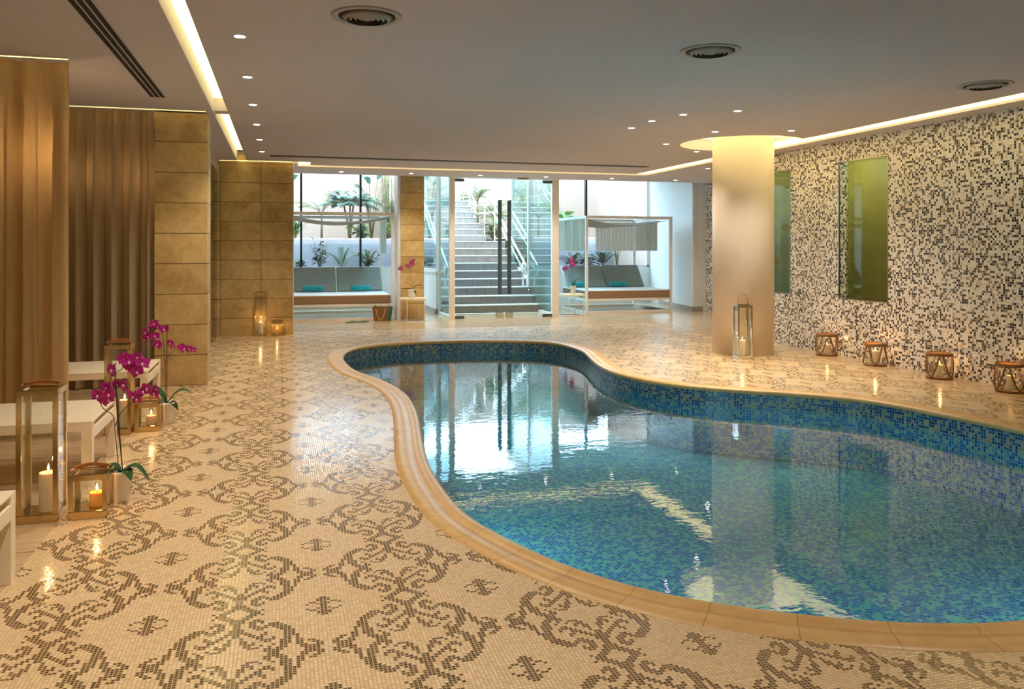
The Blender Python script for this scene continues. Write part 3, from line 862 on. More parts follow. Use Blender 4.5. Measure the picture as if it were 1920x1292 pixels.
# doors
def door(idx, x0, x1, hx, piv):
    root = struct(MB().box(x0, x1, 15.415, 15.427, 0.03, CH - 0.015).build('door_%d' % idx, 'door_glass'))
    h = MB()
    for yy in (15.36, 15.48):
        h.tube([(hx, yy, 0.46), (hx, yy, 2.29)], 0.024, 12)
    for zz in (0.7, 1.375, 2.05):
        h.tube([(hx, 15.36, zz), (hx, 15.48, zz)], 0.010, 8)
    h.build('door_handle', 'dark_metal', root, smooth=False)
    for zz in (0.0, CH - 0.07):
        MB().box(piv[0], piv[1], 15.395, 15.447, zz + 0.005, zz + 0.06).build('pivot_fitting', 'dark_metal', root)
    bx = (x1 - 0.16, x1 - 0.02) if idx == 1 else (x0 + 0.02, x0 + 0.16)
    MB().box(bx[0], bx[1], 15.385, 15.457, 0.008, 0.10).build('door_lock', 'steel', root)
    return root
door(1, 3.21, 4.185, 4.10, (3.21, 3.39))
door(2, 4.195, 5.155, 4.29, (4.97, 5.155))

# ================================================================== COLUMN
colm = MB(); colm.lathe([(0.386, 0.0), (0.386, CH + 0.145)], (0, 0, 0), 96)
o = colm.build('round_column', 'column_paint', smooth=False, loc=(5.76, 9.42, 0))
for p in o.data.polygons:
    if len(p.vertices) == 4: p.use_smooth = True
tag(o, 'thick round cream column standing on the mosaic floor behind the pool', 'column')

# ================================================================== CEILING FIXTURES
def make_downlight():
    t = thing('downlight', 'x', 'ceiling light')
    MB().lathe([(0.034, -0.001), (0.046, -0.003), (0.046, 0.0), (0.034, 0.0)], seg=24, caps=False).build('trim_ring', 'white_metal', t, smooth=True)
    MB().lathe([(0.0, -0.0025), (0.034, -0.0025)], seg=24, caps=False).build('lamp', 'downlight_led', t)
    l = bpy.data.lights.new('spot', 'SPOT'); l.energy = 74; l.spot_size = math.radians(110); l.spot_blend = 0.9; l.color = (1.0, 0.87, 0.72); l.shadow_soft_size = 0.03
    s = bpy.data.objects.new('spot', l); COL.objects.link(s); s.parent = t; s.location = (0, 0, -0.02)
    return t
proto = make_downlight()
dl = []
ordn = ['nearest', 'second', 'third', 'fourth', 'fifth', 'farthest']
for k in range(6): dl.append((-0.25, 5.5 + 1.288 * k, 'recessed spotlight, %s of the row beside the left light strip' % ordn[k], 'spotlights in a row along the left ceiling'))
for k, (x, y, lb) in enumerate([(4.316, 7.156, 'nearest of all, in front of the column'), (3.909, 7.504, 'second up the curved row left of the column'), (3.784, 7.971, 'third along the curved row over the pool bend'),
    (3.783, 8.491, 'leftmost of those over the pool bend'), (4.836, 8.5, 'just left above the column ring'), (5.633, 8.186, 'just right in front of the column ring'),
    (4.793, 9.67, 'behind the pool bend, left of the column ring'), (5.572, 10.30, 'right behind the column ring')]):
    dl.append((x, y, 'recessed spotlight %s' % lb, 'spotlights about the column'))
dl.append((6.94, 12.44, 'recessed spotlight in the soffit at the far right mosaic wall', 'spotlights in the back soffit'))
names = ['above the left end of the daybed', 'above the stone column', 'above the left door post', 'above the right door post', 'above the right daybed canopy', 'above the white angled wall']
for k, x in enumerate((1.029, 2.265, 3.54, 4.813, 6.15, 7.5)): dl.append((x, 14.72, 'recessed spotlight in the back soffit %s' % names[k], 'spotlights in the back soffit'))
for k, (x, y) in enumerate([(-0.25, 4.2), (-0.25, 2.9), (-0.25, 1.6), (2.4, 1.0), (4.6, 1.0)]): dl.append((x, y, 'recessed spotlight in the near ceiling overhead, %s' % ['one before the visible left row', 'two before the visible left row', 'three before the visible left row', 'over the near left pool edge', 'over the near right pool edge'][k], 'spotlights in the near ceiling'))
for k, (x, y, lb, g) in enumerate(dl):
    if k == 0:
        proto.location = (x, y, CH); proto['label'] = lb; proto['group'] = g
    else:
        dup(proto, (x, y, CH), 0, lb, g)

def round_vent(loc, label):
    t = thing('ceiling_vent', label, 'air vent', loc, 0, 'round ceiling vents')
    MB().lathe([(0.165, -0.004), (0.176, -0.012), (0.20, -0.010), (0.206, 0.0), (0.165, 0.0)], seg=48, caps=False).build('rim', 'vent_metal', t, smooth=True)
    MB().lathe([(0.0, -0.001), (0.165, -0.001)], seg=48, caps=False).build('backing', 'slot_dark', t)
    for r in (0.142, 0.113, 0.085, 0.058):
        MB().lathe([(r - 0.026, -0.024), (r + 0.002, -0.008), (r + 0.005, -0.008), (r - 0.023, -0.027)], seg=48, caps=False).build('louvre_ring', 'vent_metal', t, smooth=True)
    MB().lathe([(0.0, -0.024), (0.034, -0.022), (0.036, -0.014)], seg=32, caps=False).build('centre_disc', 'vent_metal', t, smooth=True)
round_vent((0.483, 4.818, CH), 'round grey ceiling vent nearest the left spotlight row')
round_vent((2.823, 5.027, CH), 'round grey ceiling vent in the middle of the pool ceiling')
round_vent((5.595, 5.459, CH), 'round grey ceiling vent nearest the right mosaic wall')

def slot_vent(x0, x1, y0, y1, label, n, axis):
    t = thing('slot_vent', label, 'air vent', ((x0 + x1) / 2, (y0 + y1) / 2, CH))
    w, h = (x1 - x0) / 2, (y1 - y0) / 2
    MB().box(-w, w, -h, h, -0.003, 0.0).build('backing', 'slot_dark', t)
    for k in range(n + 1):
        if axis == 'y':
            c = -w + 2 * w * k / n; MB().box(c - 0.004, c + 0.004, -h, h, -0.006, -0.003).build('slat', 'ceiling_paint', t)
        else:
            c = -h + 2 * h * k / n; MB().box(-w, w, c - 0.006, c + 0.006, -0.008, -0.003).build('slat', 'slat_grey', t)
slot_vent(-1.115, -0.985, -2.0, 7.90, 'long black slotted air vent in the left ceiling', 3, 'y')
slot_vent(-0.15, 5.83, 12.36, 12.50, 'long grey slotted air vent across the ceiling near the glass front', 4, 'x')
sensor = thing('door_sensor', 'small white door sensor box on the soffit above the glass doors', 'sensor', (4.45, 15.05, CH))
MB().rbox(-0.14, 0.14, -0.035, 0.035, -0.035, 0.0, 0.008).build('housing', 'white_metal', sensor)
MB().box(-0.10, 0.10, -0.037, -0.0345, -0.028, -0.008).build('lens', 'slat_grey', sensor)

# ================================================================== CURTAINS
def curtain(name, label, x0, x1, y, z0, z1, mat, npl, amp, seed, grp=None):
    rnd = random.Random(seed)
    ph = [rnd.uniform(0, 2 * PI) for _ in range(5)]
    L = x1 - x0
    def fn(u, v):
        x = x0 + L * u
        z = z1 + (z0 - z1) * v
        s = u * npl * 2 * PI
        pin = 0.35 + 0.65 * min(1, v * 6)
        wob = 0.6 * math.sin(u * 9 + ph[3] + v * 0.8)
        a = amp * pin * (0.75 + 0.25 * math.sin(u * 7 + ph[0]))
        w = math.sin(s + wob) + 0.28 * math.sin(2 * s + ph[1] + 0.5 * v) + 0.18 * math.sin(3.1 * s + ph[2] - v)
        # sharp pinch at the heading
        k = abs(math.sin(s / 2))
        pinch = -0.03 * (1 - min(1, v * 14)) * (1 - k) ** 4
        xx = x + 0.018 * math.sin(2 * s + ph[4]) * min(1, v * 4)
        return (xx, y + a * w + pinch, z)
    m = MB().grid(fn, int(npl * 26), 40)
    o = m.build(name, mat, smooth=True)
    tag(o, label, 'curtain', grp)
    return o
curtain('curtain', 'sheer beige floor-length curtain at the left picture edge, glowing lamp behind', -3.6, -1.47, 6.60, 0.01, CH - 0.005, 'sheer_curtain', 11, 0.06, 3)
curtain('curtain', 'beige floor-length curtain hanging beside the stone pillar', -3.6, -1.20, 8.72, 0.01, CH - 0.002, 'heavy_curtain', 15, 0.06, 8)
sbox('trim_6', 'ceiling_paint', -5.0, -1.44, 6.42, 6.47, CH - 0.003, CH)
# glowing lamps behind the curtains
def globe_lamp(loc, label, e=16):
    t = thing('wall_lamp', label, 'lamp', loc, 0, 'glowing lamps behind the curtains')
    MB().ball((0, 0, 0), 0.055, 20, 14).build('globe', 'globe', t, smooth=True)
    MB().tube([(0, 0, 0.05), (0, 0, CH - loc[2])], 0.006, 8).build('cord', 'stake', t)
    l = bpy.data.lights.new('bulb', 'POINT'); l.energy = e; l.color = (1.0, 0.78, 0.46); l.shadow_soft_size = 0.06
    s = bpy.data.objects.new('bulb', l); COL.objects.link(s); s.parent = t; s.location = (0, 0, -0.0)
globe_lamp((-1.73, 6.86, 2.04), 'glowing globe lamp behind the sheer curtain at the left edge', 7)
globe_lamp((-1.80, 8.95, 2.08), 'small glowing lamp behind the left part of the rear curtain', 2.5)
globe_lamp((-1.37, 8.95, 2.06), 'glowing lamp behind the rear curtain next to the stone pillar', 4)

# ================================================================== BENCHES
def bench(loc, label, L=2.2):
    t = thing('low_table', label, 'table', loc, 0, 'low white tables between the curtains')
    D = 0.735; H = 0.365
    MB().box(-L, 0, 0, D, H - 0.012, H).build('tabletop', 'table_lacquer', t, bevel=0.002)
    MB().box(-L, 0, 0, 0.022, H - 0.055, H - 0.012).build('apron', 'table_lacquer', t)
    MB().box(-L, 0, D - 0.022, D, H - 0.055, H - 0.012).build('apron', 'table_lacquer', t)
    for x0 in (-0.058, -L):
        MB().box(x0, x0 + 0.058, 0.022, D - 0.022, H - 0.105, H - 0.045).build('end_rail', 'table_lacquer', t)
        for y0 in (0.0, D - 0.058):
            MB().box(x0 + 0.0005, x0 + 0.0575, y0 + 0.0005, y0 + 0.0575, 0, H - 0.0125).build('leg', 'table_lacquer', t, bevel=0.002)
    return t
bench((-1.035, 5.16, 0), 'low white table, middle one of three, behind the large near lantern')
bench((-1.030, 7.16, 0), 'low white table farthest back, before the rear curtain and pillar')
bench((-1.040, 3.04, 0), 'low white table cut off at the lower left picture corner')

# ================================================================== CANDLES AND LANTERNS
def candle(loc, r, h, label, lit='wax', e=1.2, grp='lit candles'):
    t = thing('candle', label, 'candle', loc, 0, grp)
    MB().lathe([(r * 0.98, 0), (r, 0.004), (r, h - 0.006), (r * 0.93, h), (r * 0.72, h - 0.003), (r * 0.3, h - 0.007), (0, h - 0.008)], seg=32).build('wax', lit, t, smooth=True)
    MB().tube([(0, 0, h - 0.009), (0.001, 0, h + 0.008)], 0.0012, 6).build('wick', 'wick', t)
    fl = MB().lathe([(0.0, 0.0), (0.0045, 0.006), (0.006, 0.012), (0.0042, 0.022), (0.0018, 0.032), (0.0, 0.038)], seg=12, caps=False)
    fl.build('flame', 'flame', t, smooth=True, loc=(0, 0, h + 0.006))
    l = bpy.data.lights.new('flame_light', 'POINT'); l.energy = e * 0.4; l.color = (1.0, 0.55, 0.20); l.shadow_soft_size = 0.012
    s = bpy.data.objects.new('flame_light', l); COL.objects.link(s); s.parent = t; s.location = (0, 0, h + 0.065)
    return t

def lantern(loc, w, h, rz, label, strap='flat', metal='nickel', bar=0.024):
    """square metal lantern with glass panes, base at z=0, leather strap on top"""
    t = thing('lantern', label, 'lantern', loc, rz, 'metal lanterns')
    a = w / 2
    MB().box(-a, a, -a, a, 0, 0.042).build('base', metal, t, bevel=0.003)
    for sx in (-1, 1):
        for sy in (-1, 1):
            x0, x1 = (a - bar, a) if sx > 0 else (-a, -a + bar)
            y0, y1 = (a - bar, a) if sy > 0 else (-a, -a + bar)
            MB().box(x0, x1, y0, y1, 0.042, h - 0.03).build('post', metal, t, bevel=0.0015)
    r = MB()
    r.box(-a, a, -a, -a + bar, h - 0.03, h); r.box(-a, a, a - bar, a, h - 0.03, h)
    r.box(-a, -a + bar, -a + bar, a - bar, h - 0.03, h); r.box(a - bar, a, -a + bar, a - bar, h - 0.03, h)
    r.build('top_rim', metal, t, bevel=0.002)
    MB().box(-a + bar, a - bar, -a + bar, a - bar, h - 0.012, h - 0.006).build('lid', metal, t)
    for k in range(4):
        g = MB().box(-a + bar, a - bar, -a + 0.006, -a + 0.008, 0.042, h - 0.03)
        g.xf(rot(90 * k)); g.build('glass_pane', 'clear_glass', t)
    s = MB()
    if strap == 'flat':
        pts = []
        for k in range(13):
            u = k / 12; x = -a * 0.92 + 2 * a * 0.92 * u
            pts.append((x, -a * 0.35 - 0.03 * math.sin(PI * u), h + 0.012 + 0.012 * math.sin(PI * u)))
        s.tube(pts, 0.010, 8, flat=(0.9, 0.22))
        pts2 = [(p[0], -p[1] * 0.3, p[2] + 0.004) for p in pts]
        s.tube(pts2, 0.010, 8, flat=(0.22, 0.9))
    else:
        pts = []
        for k in range(17):
            u = PI * k / 16
            pts.append((-0.062 * math.cos(u), 0, h + 0.01 + 0.125 * math.sin(u) ** 0.8))
        s.tube(pts, 0.013, 8, flat=(0.9, 0.3))
    s.build('strap', 'leather', t, smooth=True)
    for sx in (-1, 1):
        if strap == 'flat':
            MB().ball((sx * a * 0.9, -a * 0.33, h + 0.014), 0.009, 10, 6).build('stud', metal, t, smooth=True)
        else:
            MB().ball((sx * 0.064, 0, h + 0.012), 0.008, 10, 6).build('stud', metal, t, smooth=True)
    if strap != 'flat':
        MB().box(-0.075, 0.075, -0.03, 0.03, h, h + 0.010).build('handle_plate', metal, t)
    return t
lantern((-1.150, 4.600, 0), 0.185, 0.655, 0, 'tall metal and glass lantern nearest the camera at left')
candle((-1.118, 4.585, 0.0425), 0.043, 0.190, 'tall white lit candle inside the nearest tall lantern', 'wax', 2.0)
lantern((-0.925, 4.600, 0), 0.178, 0.222, 0, 'short metal lantern with leather strap beside the nearest tall lantern')
candle((-0.900, 4.600, 0.0425), 0.036, 0.070, 'short glowing candle inside the nearest short lantern', 'wax_lit', 1.6)
lantern((-1.135, 6.58, 0), 0.178, 0.650, 0, 'tall metal lantern behind the first orchid, before the back table')
candle((-1.10, 6.57, 0.0425), 0.037, 0.200, 'tall lit candle in the lantern before the back table', 'wax', 2.0)
lantern((-0.945, 6.64, 0), 0.176, 0.205, 0, 'short metal lantern beside the second potted orchid')
candle((-0.93, 6.64, 0.0425), 0.034, 0.062, 'short lit candle in the small lantern by the second orchid', 'wax', 1.4)
lantern((-0.295, 13.235, 0), 0.180, 0.655, 0, 'tall slim lantern against the rear stone wall', bar=0.011)
candle((-0.295, 13.235, 0.0425), 0.036, 0.170, 'tall lit candle in the lantern against the rear stone wall', 'wax', 1.6)
lantern((-0.05, 13.240, 0), 0.176, 0.214, 0, 'short lantern at the right end of the rear stone wall', bar=0.011)
candle((-0.05, 13.240, 0.0425), 0.034, 0.060, 'short glowing candle in the small lantern at the rear stone wall', 'wax_lit', 1.4)
lantern((5.46, 8.935, 0), 0.185, 0.660, math.radians(-12), 'tall steel lantern with a leather loop standing at the round column', 'loop', 'chrome', 0.022)
candle((5.455, 8.935, 0.0425), 0.040, 0.185, 'white lit candle in the lantern at the round column', 'wax', 2.0)

def jar(loc, rz, s, label, seed):
    rnd = random.Random(seed)
    t = thing('jar_lantern', label, 'lantern', loc, rz, 'glass jar lanterns along the mosaic wall')
    R = 0.112 * s; H = 0.235 * s
    MB().lathe([(0.0, 0.022), (R * 0.90, 0.022), (R * 0.96, 0.04), (R * 0.93, H * 0.5), (R * 0.80, H * 0.86), (R * 0.84, H * 0.97), (R * 0.82, H * 0.97), (R * 0.78, H * 0.86), (R * 0.90, H * 0.5), (R * 0.92, 0.045), (R * 0.86, 0.027), (0, 0.027)], seg=40, caps=False).build('glass_jar', 'clear_glass', t, smooth=True)
    MB().lathe([(0.0, 0.0), (R * 0.98, 0.0), (R * 1.06, 0.008), (R * 1.04, 0.020), (R * 0.95, 0.022), (0, 0.0215)], seg=40, caps=False).build('wood_base', 'vine', t, smooth=True)
    def ring(z, rr, th):
        return [(rr * math.cos(2 * PI * k / 28) * (1 + 0.02 * rnd.random()), rr * math.sin(2 * PI * k / 28) * (1 + 0.02 * rnd.random()), z + 0.004 * math.sin(4 * PI * k / 28)) for k in range(28)]
    MB().tube(ring(H * 0.97, R * 0.93, 0), 0.016 * s, 8, True).build('rim_band', 'vine', t, smooth=True)
    for a0 in (0, 90, 180, 270):
        pts = []
        for k in range(15):
            u = k / 14; a = math.radians(a0 - 40 + 80 * u)
            z = H * (0.95 - 0.84 * math.sin(PI * u) ** 1.2)
            rr = R * (0.97 + 0.14 * math.sin(PI * u))
            pts.append((rr * math.cos(a), rr * math.sin(a), z))
        MB().tube(pts, 0.0085 * s, 7).build('vine_loop', 'vine', t, smooth=True)
    return t
for k, (x, y, s, lb) in enumerate([(6.655, 8.93, 1.12, 'farthest of the four, next to the round column'), (6.62, 8.00, 1.06, 'second from the round column'), (6.60, 7.02, 1.10, 'third from the round column'), (6.63, 6.18, 1.12, 'nearest the right picture edge')]):
    jar((x, y, 0), math.radians((20, 50, 10, 75)[k]), s, 'glass jar lantern wrapped in vine, %s' % lb, k)
    candle((x + 0.0, y + 0.0, 0.0275), 0.032 * s, (0.115, 0.14, 0.115, 0.125)[k], 'white lit candle in the jar lantern %s' % lb, 'wax', 2.2)

# ================================================================== ORCHIDS
def flower_mesh(sc, rnd):
    m = MB()
    def petal(ang, ln, wd, cup):
        def fn(u, v):
            w = wd * math.sin(PI * min(1, (0.08 + 0.92 * u)) ** 0.85) * (v - 0.5) * 2
            return (w, ln * u, cup * u * u + 0.18 * abs(w) * (1 if cup > 0 else 0.6))
        i = len(m.v); m.grid(fn, 6, 4); m.xf(rot(ang, 'Z'), i)
    for a in (0, 125, -125): petal(a, sc * 0.95, sc * 0.30, -0.15 * sc)
    i = len(m.v)
    for a in (68, -68): petal(a, sc * 1.0, sc * 0.52, 0.12 * sc)
    return m
def orchid(loc, rz, label, stems, leaves, pot_h=0.165, pot_r=0.058, fs=0.042, seed=1, stakes=((0.0, 0.0, 0.02, 0.55),), grp='orchids'):
    rnd = random.Random(seed)
    t = thing('potted_orchid', label, 'plant', loc, rz)
    MB().lathe([(0.0, 0.0), (pot_r * 0.72, 0.0), (pot_r * 0.76, 0.004), (pot_r * 0.98, pot_h - 0.02), (pot_r * 1.04, pot_h - 0.018), (pot_r * 1.04, pot_h), (pot_r * 0.94, pot_h), (pot_r * 0.9, pot_h - 0.025)], seg=36, caps=False).build('pot', 'ceramic', t, smooth=True)
    MB().lathe([(0.0, pot_h - 0.018), (pot_r * 0.93, pot_h - 0.03)], seg=24, caps=False).build('soil', 'soil', t)
    for (ang, ln, wd, lift, droop) in leaves:
        def fn(u, v):
            w = wd * 1.5 * (math.sin(PI * (0.06 + 0.94 * u) ** 0.9) ** 0.7) * (v - 0.5) * 2 * 0.5
            return (ln * u, w, pot_h - 0.015 + lift * math.sin(PI * 0.5 * min(1, u * 1.4)) - droop * u ** 2.5 + abs(w) * 0.35)
        m = MB().grid(fn, 12, 4); m.xf(rot(ang))
        m.build('leaf', 'orchid_leaf', t, smooth=True)
    for (x, y, lean, h) in stakes:
        MB().tube([(x, y, pot_h - 0.03), (x + lean, y, pot_h + h)], 0.0028, 6).build('stake', 'stake', t)
    for pts, fl in stems:
        P3 = [Vector(p) for p in pts]
        # smooth path
        path = []
        for k in range(len(P3) - 1):
            p0 = P3[max(k - 1, 0)]; p1 = P3[k]; p2 = P3[k + 1]; p3 = P3[min(k + 2, len(P3) - 1)]
            for s in range(6):
                u = s / 6
                path.append(0.5 * ((2 * p1) + (-p0 + p2) * u + (2 * p0 - 5 * p1 + 4 * p2 - p3) * u * u + (-p0 + 3 * p1 - 3 * p2 + p3) * u ** 3))
        path.append(P3[-1])
        MB().tube([tuple(p) for p in path], 0.0023, 6).build('flower_stem', 'orchid_stem', t, smooth=True)
        for (fx, fy, fz, sc) in fl:
            m = flower_mesh(fs * sc, rnd)
            # face roughly the camera side (-Y) with scatter
            m.xf(rot(rnd.uniform(-30, 30), 'Z'))
            m.xf(rot(90 + rnd.uniform(-20, 15), 'X')); m.xf(rot(rnd.uniform(-45, 35), 'Z'))
            m.xf(tr(fx, fy, fz))
            f = m.build('flower', 'petal', t, smooth=True)
            MB().ball((fx, fy - 0.006, fz - 0.004), 0.0075 * sc, 8, 6, (0.9, 0.9, 1.2)).build('flower_lip', 'petal_heart', f, smooth=True)
    return t
# near orchid (d 4.4 m): flowers spread -0.155..+0.19 m either side of the pot
o1f_a = [(-0.125,0,0.560,1.15),(-0.085,0.01,0.600,1.1),(-0.06,-0.01,0.570,1.0),(-0.105,0.02,0.530,1.0),(-0.045,-0.01,0.70,1.15),(-0.065,0.0,0.540,0.9),(-0.03,0.02,0.62,0.9)]
o1f_b = [(0.02,0,0.76,1.1),(0.05,-0.01,0.745,1.15),(0.085,0.01,0.765,1.1),(0.115,0.0,0.735,1.1),(0.06,0.015,0.705,1.1),(0.09,-0.005,0.690,1.0),(0.035,0.01,0.725,1.0)]
o1f_c = [(0.015,0,0.62,1.05),(0.035,-0.01,0.585,1.0),(0.06,0.01,0.555,1.0),(0.085,0.0,0.545,0.95),(0.12,0.0,0.585,1.0),(0.145,-0.01,0.60,1.05),(0.175,0.01,0.575,1.0),(0.19,0.0,0.60,0.8)]
orchid((-0.822, 4.80, 0), YAW * -1, 'tall magenta orchid in a white pot beside the nearest short lantern',
    [([(-0.01,0,0.15),(-0.03,0,0.35),(-0.04,0,0.45),(-0.10,0,0.50),(-0.115,0,0.56)], o1f_a),
     ([(0.01,0,0.15),(-0.015,0,0.40),(-0.03,0,0.66),(0.0,0,0.70),(0.04,0,0.74),(0.10,0,0.76)], o1f_b),
     ([(-0.03,0,0.40),(0.0,0,0.47),(0.06,0,0.53),(0.13,0,0.575),(0.19,0,0.59)], o1f_c)],
    [(5, 0.15, 0.045, 0.055, 0.11), (-35, 0.10, 0.042, 0.03, 0.06), (200, 0.09, 0.035, 0.03, 0.03), (165, 0.08, 0.03, 0.04, 0.0)], fs=0.040, seed=4,
    stakes=((0.01, 0.0, -0.045, 0.56), ))
o2a = [(-0.165,0,0.700,1.1),(-0.15,0.01,0.67,1.0),(-0.10,0,0.765,1.15),(-0.115,0.01,0.74,1.0),(-0.085,-0.01,0.675,1.0),(-0.175,0.0,0.645,0.8),(-0.07,0.0,0.745,0.9)]
o2b = [(-0.02,0,0.725,1.05),(-0.075,0,0.61,1.1),(0.04,0.01,0.60,1.1),(0.03,-0.01,0.62,0.9),(0.135,0,0.575,1.0),(0.17,0.01,0.57,0.9),(0.205,0,0.565,0.75),(0.11,0.0,0.59,0.9)]
orchid((-0.845, 6.83, 0), YAW * -1, 'magenta orchid in a white pot beside the small lantern before the pillar',
    [([(-0.01,0,0.15),(-0.015,0,0.45),(-0.03,0,0.66),(-0.07,0,0.73),(-0.15,0,0.70)], o2a),
     ([(-0.015,0,0.45),(0.0,0,0.50),(0.04,0,0.55),(0.10,0,0.575),(0.20,0,0.56)], o2b)],
    [(10, 0.19, 0.05, 0.12, 0.05), (-15, 0.10, 0.05, 0.02, 0.07), (170, 0.16, 0.05, 0.12, 0.0), (190, 0.08, 0.04, 0.03, 0.02)], fs=0.040, seed=9,
    stakes=((0.0, 0.0, 0.0, 0.60), ))

# ================================================================== SIDE TABLES, BACK ORCHIDS
def side_table(loc, label):
    t = thing('side_table', label, 'table', loc, 0, 'round side tables by the daybeds')
    H = 0.435; R = 0.25
    MB().lathe([(0, H - 0.042), (R - 0.004, H - 0.042), (R, H - 0.038), (R, H - 0.004), (R - 0.004, H), (0, H)], seg=48, caps=False).build('tabletop', 'table_lacquer', t, smooth=False)
    MB().tube([(0.235 * math.cos(2 * PI * k / 40), 0.235 * math.sin(2 * PI * k / 40), 0.008) for k in range(40)], 0.008, 8, True).build('base_ring', 'white_metal', t, smooth=True)
    for k in range(4):
        a = math.radians(55 + 90 * k)
        MB().tube([(0.235 * math.cos(a), 0.235 * math.sin(a), 0.01), (0.235 * math.cos(a), 0.235 * math.sin(a), H - 0.042)], 0.008, 8).build('leg', 'white_metal', t, smooth=True)
    return t
side_table((2.37, 15.20, 0), 'round white side table in front of the stone column by the door')
side_table((5.66, 15.62, 0), 'round white side table beside the right daybed')
orchid((2.345, 15.20, 0.4352), YAW * -1, 'pink orchid in a ribbed white pot on the side table by the stone column',
    [([(0.0,0,0.15),(0.0,0,0.40),(-0.01,0,0.62),(-0.03,0,0.66)], [(0.01,0,0.66,1.3),(0.03,0.01,0.69,1.2),(0.0,0,0.61,1.4),(-0.02,0.0,0.64,1.1),(0.02,0.01,0.62,1.0)]),
     ([(0.0,0,0.50),(-0.06,0,0.58),(-0.14,0,0.565),(-0.21,0,0.54)], [(-0.08,0,0.60,1.2),(-0.07,0,0.575,1.0),(-0.20,0,0.56,1.3),(-0.23,0.0,0.53,1.2),(-0.19,0.01,0.53,1.0)])],
    [(185, 0.19, 0.06, 0.03, 0.01), (-5, 0.21, 0.06, 0.10, 0.03), (-40, 0.12, 0.05, 0.02, 0.10)], pot_h=0.155, pot_r=0.075, fs=0.036, seed=5, stakes=())
orchid((5.68, 15.62, 0.4352), YAW * -1, 'magenta orchid in a tapered white pot on the table by the right daybed',
    [([(0.0,0,0.15),(-0.02,0,0.40),(-0.03,0,0.60),(-0.06,0,0.72)], [(-0.03,0,0.66,1.4),(-0.01,0,0.62,1.4),(-0.04,0,0.62,1.2),(-0.005,0.0,0.57,1.5),(-0.03,0.01,0.56,1.2),(-0.01,0,0.69,1.2),(-0.02,0.0,0.72,1.0)]),
     ([(-0.02,0,0.45),(-0.08,0,0.52),(-0.17,0,0.50)], [(-0.13,0,0.53,1.2),(-0.17,0,0.49,1.4),(-0.19,0.0,0.51,1.0),(-0.14,0.01,0.49,1.0)])],
    [(20, 0.14, 0.07, 0.14, 0.0), (200, 0.08, 0.06, -0.02, 0.10), (60, 0.12, 0.06, 0.08, 0.0)], pot_h=0.16, pot_r=0.062, fs=0.036, seed=6, stakes=())

# ================================================================== DAYBEDS
def daybed(loc, label, side_curtain_left, side_curtain_right, rear):
    """local frame: front left leg at 0,0; width 1.97 along x, depth 2.0 along +y"""
    t = thing('canopy_daybed', label, 'daybed', loc, 0, 'canopy daybeds by the windows')
    Wd, D, H = 1.97, 1.95, 2.03; b = 0.055
    for x in (0, Wd - b):
        for y in (0, D - b):
            MB().box(x, x + b, y, y + b, 0, H).build('post', 'white_metal', t, bevel=0.003)
    for z0, z1 in ((H - 0.055, H - 0.001), (0.0005, 0.05), (0.255, 0.31)):
        r = MB()
        r.box(b, Wd - b, 0.002, b - 0.002, z0, z1); r.box(b, Wd - b, D - b + 0.002, D - 0.002, z0, z1)
        r.box(0.002, b - 0.002, b, D - b, z0, z1); r.box(Wd - b + 0.002, Wd - 0.002, b, D - b, z0, z1)
        r.build('rail', 'white_metal', t, bevel=0.002)
    s = MB()
    for k in range(9): s.box(b + 0.01, Wd - b - 0.01, 0.12 + k * 0.2, 0.20 + k * 0.2, 0.285, 0.305)
    s.build('slat_base', 'white_metal', t)
    m = MB().rbox(0.065, Wd - 0.065, 0.0, D - 0.32, 0.312, 0.475, 0.018)
    mo = m.build('mattress', 'mattress_side', t, smooth=False)
    MB().rbox(0.067, Wd - 0.067, 0.003, D - 0.325, 0.44, 0.482, 0.016).build('mattress_cover', 'mattress_top', mo)
    for x0, x1 in ((0.075, Wd / 2 - 0.008), (Wd / 2 + 0.008, Wd - 0.075)):
        c = MB().rbox(x0, x1, 0, 0.62, 0, 0.10, 0.025)
        c.xf(tr(0, 1.30, 0.44) @ rot(50, 'X'))
        co = c.build('back_cushion', 'cushion_grey', t)
    # strut behind the backrests
    st = MB()
    for x in (0.07, Wd - 0.095):
        st.tube([(x + 0.012, 1.32, 0.44), (x + 0.012, 1.78, 0.93)], 0.011, 8)
    st.build('backrest_strut', 'white_metal', t, smooth=True)
    # cloth roof sagging between front and back rails
    def roof(u, v):
        sag = 0.13 * math.sin(PI * u) * (0.55 + 0.45 * abs(2 * v - 1)) + 0.0
        return (b + (Wd - 2 * b) * u, 0.04 + (D - 0.08) * v, H - 0.065 - sag - 0.03 * math.sin(3 * PI * v) ** 2)
    MB().grid(roof, 24, 20).build('canopy_roof', 'canopy_roof_cloth', t, smooth=True)
    def drape(axis, c0, c1, fixed, zb, n, ph):
        def fn(u, v):
            s_ = u * n * 2 * PI
            w = 0.018 * math.sin(s_ + ph) + 0.008 * math.sin(2.3 * s_)
            q = c0 + (c1 - c0) * u; z = H - 0.07 + (zb - H + 0.07) * v
            return (q, fixed + w, z) if axis == 'x' else (fixed + w, q, z)
        return MB().grid(fn, n * 14, 6)
    if rear: drape('x', rear[0], rear[1], D - 0.09, 1.30, 10, 0).build('canopy_drape', 'canopy_cloth', t, smooth=True)
    if side_curtain_left: drape('y', 0.25, D - 0.12, 0.035, 1.30, 9, 1).build('canopy_drape', 'canopy_cloth', t, smooth=True)
    if side_curtain_right: drape('y', side_curtain_right[0], side_curtain_right[1], Wd - 0.03, side_curtain_right[2], 6, 2).build('canopy_drape', 'canopy_cloth', t, smooth=True)
    return t
daybed((0.11, 15.62, 0), 'white framed canopy daybed half hidden by the rear stone wall', False, (1.1, 1.85, 1.25), None)
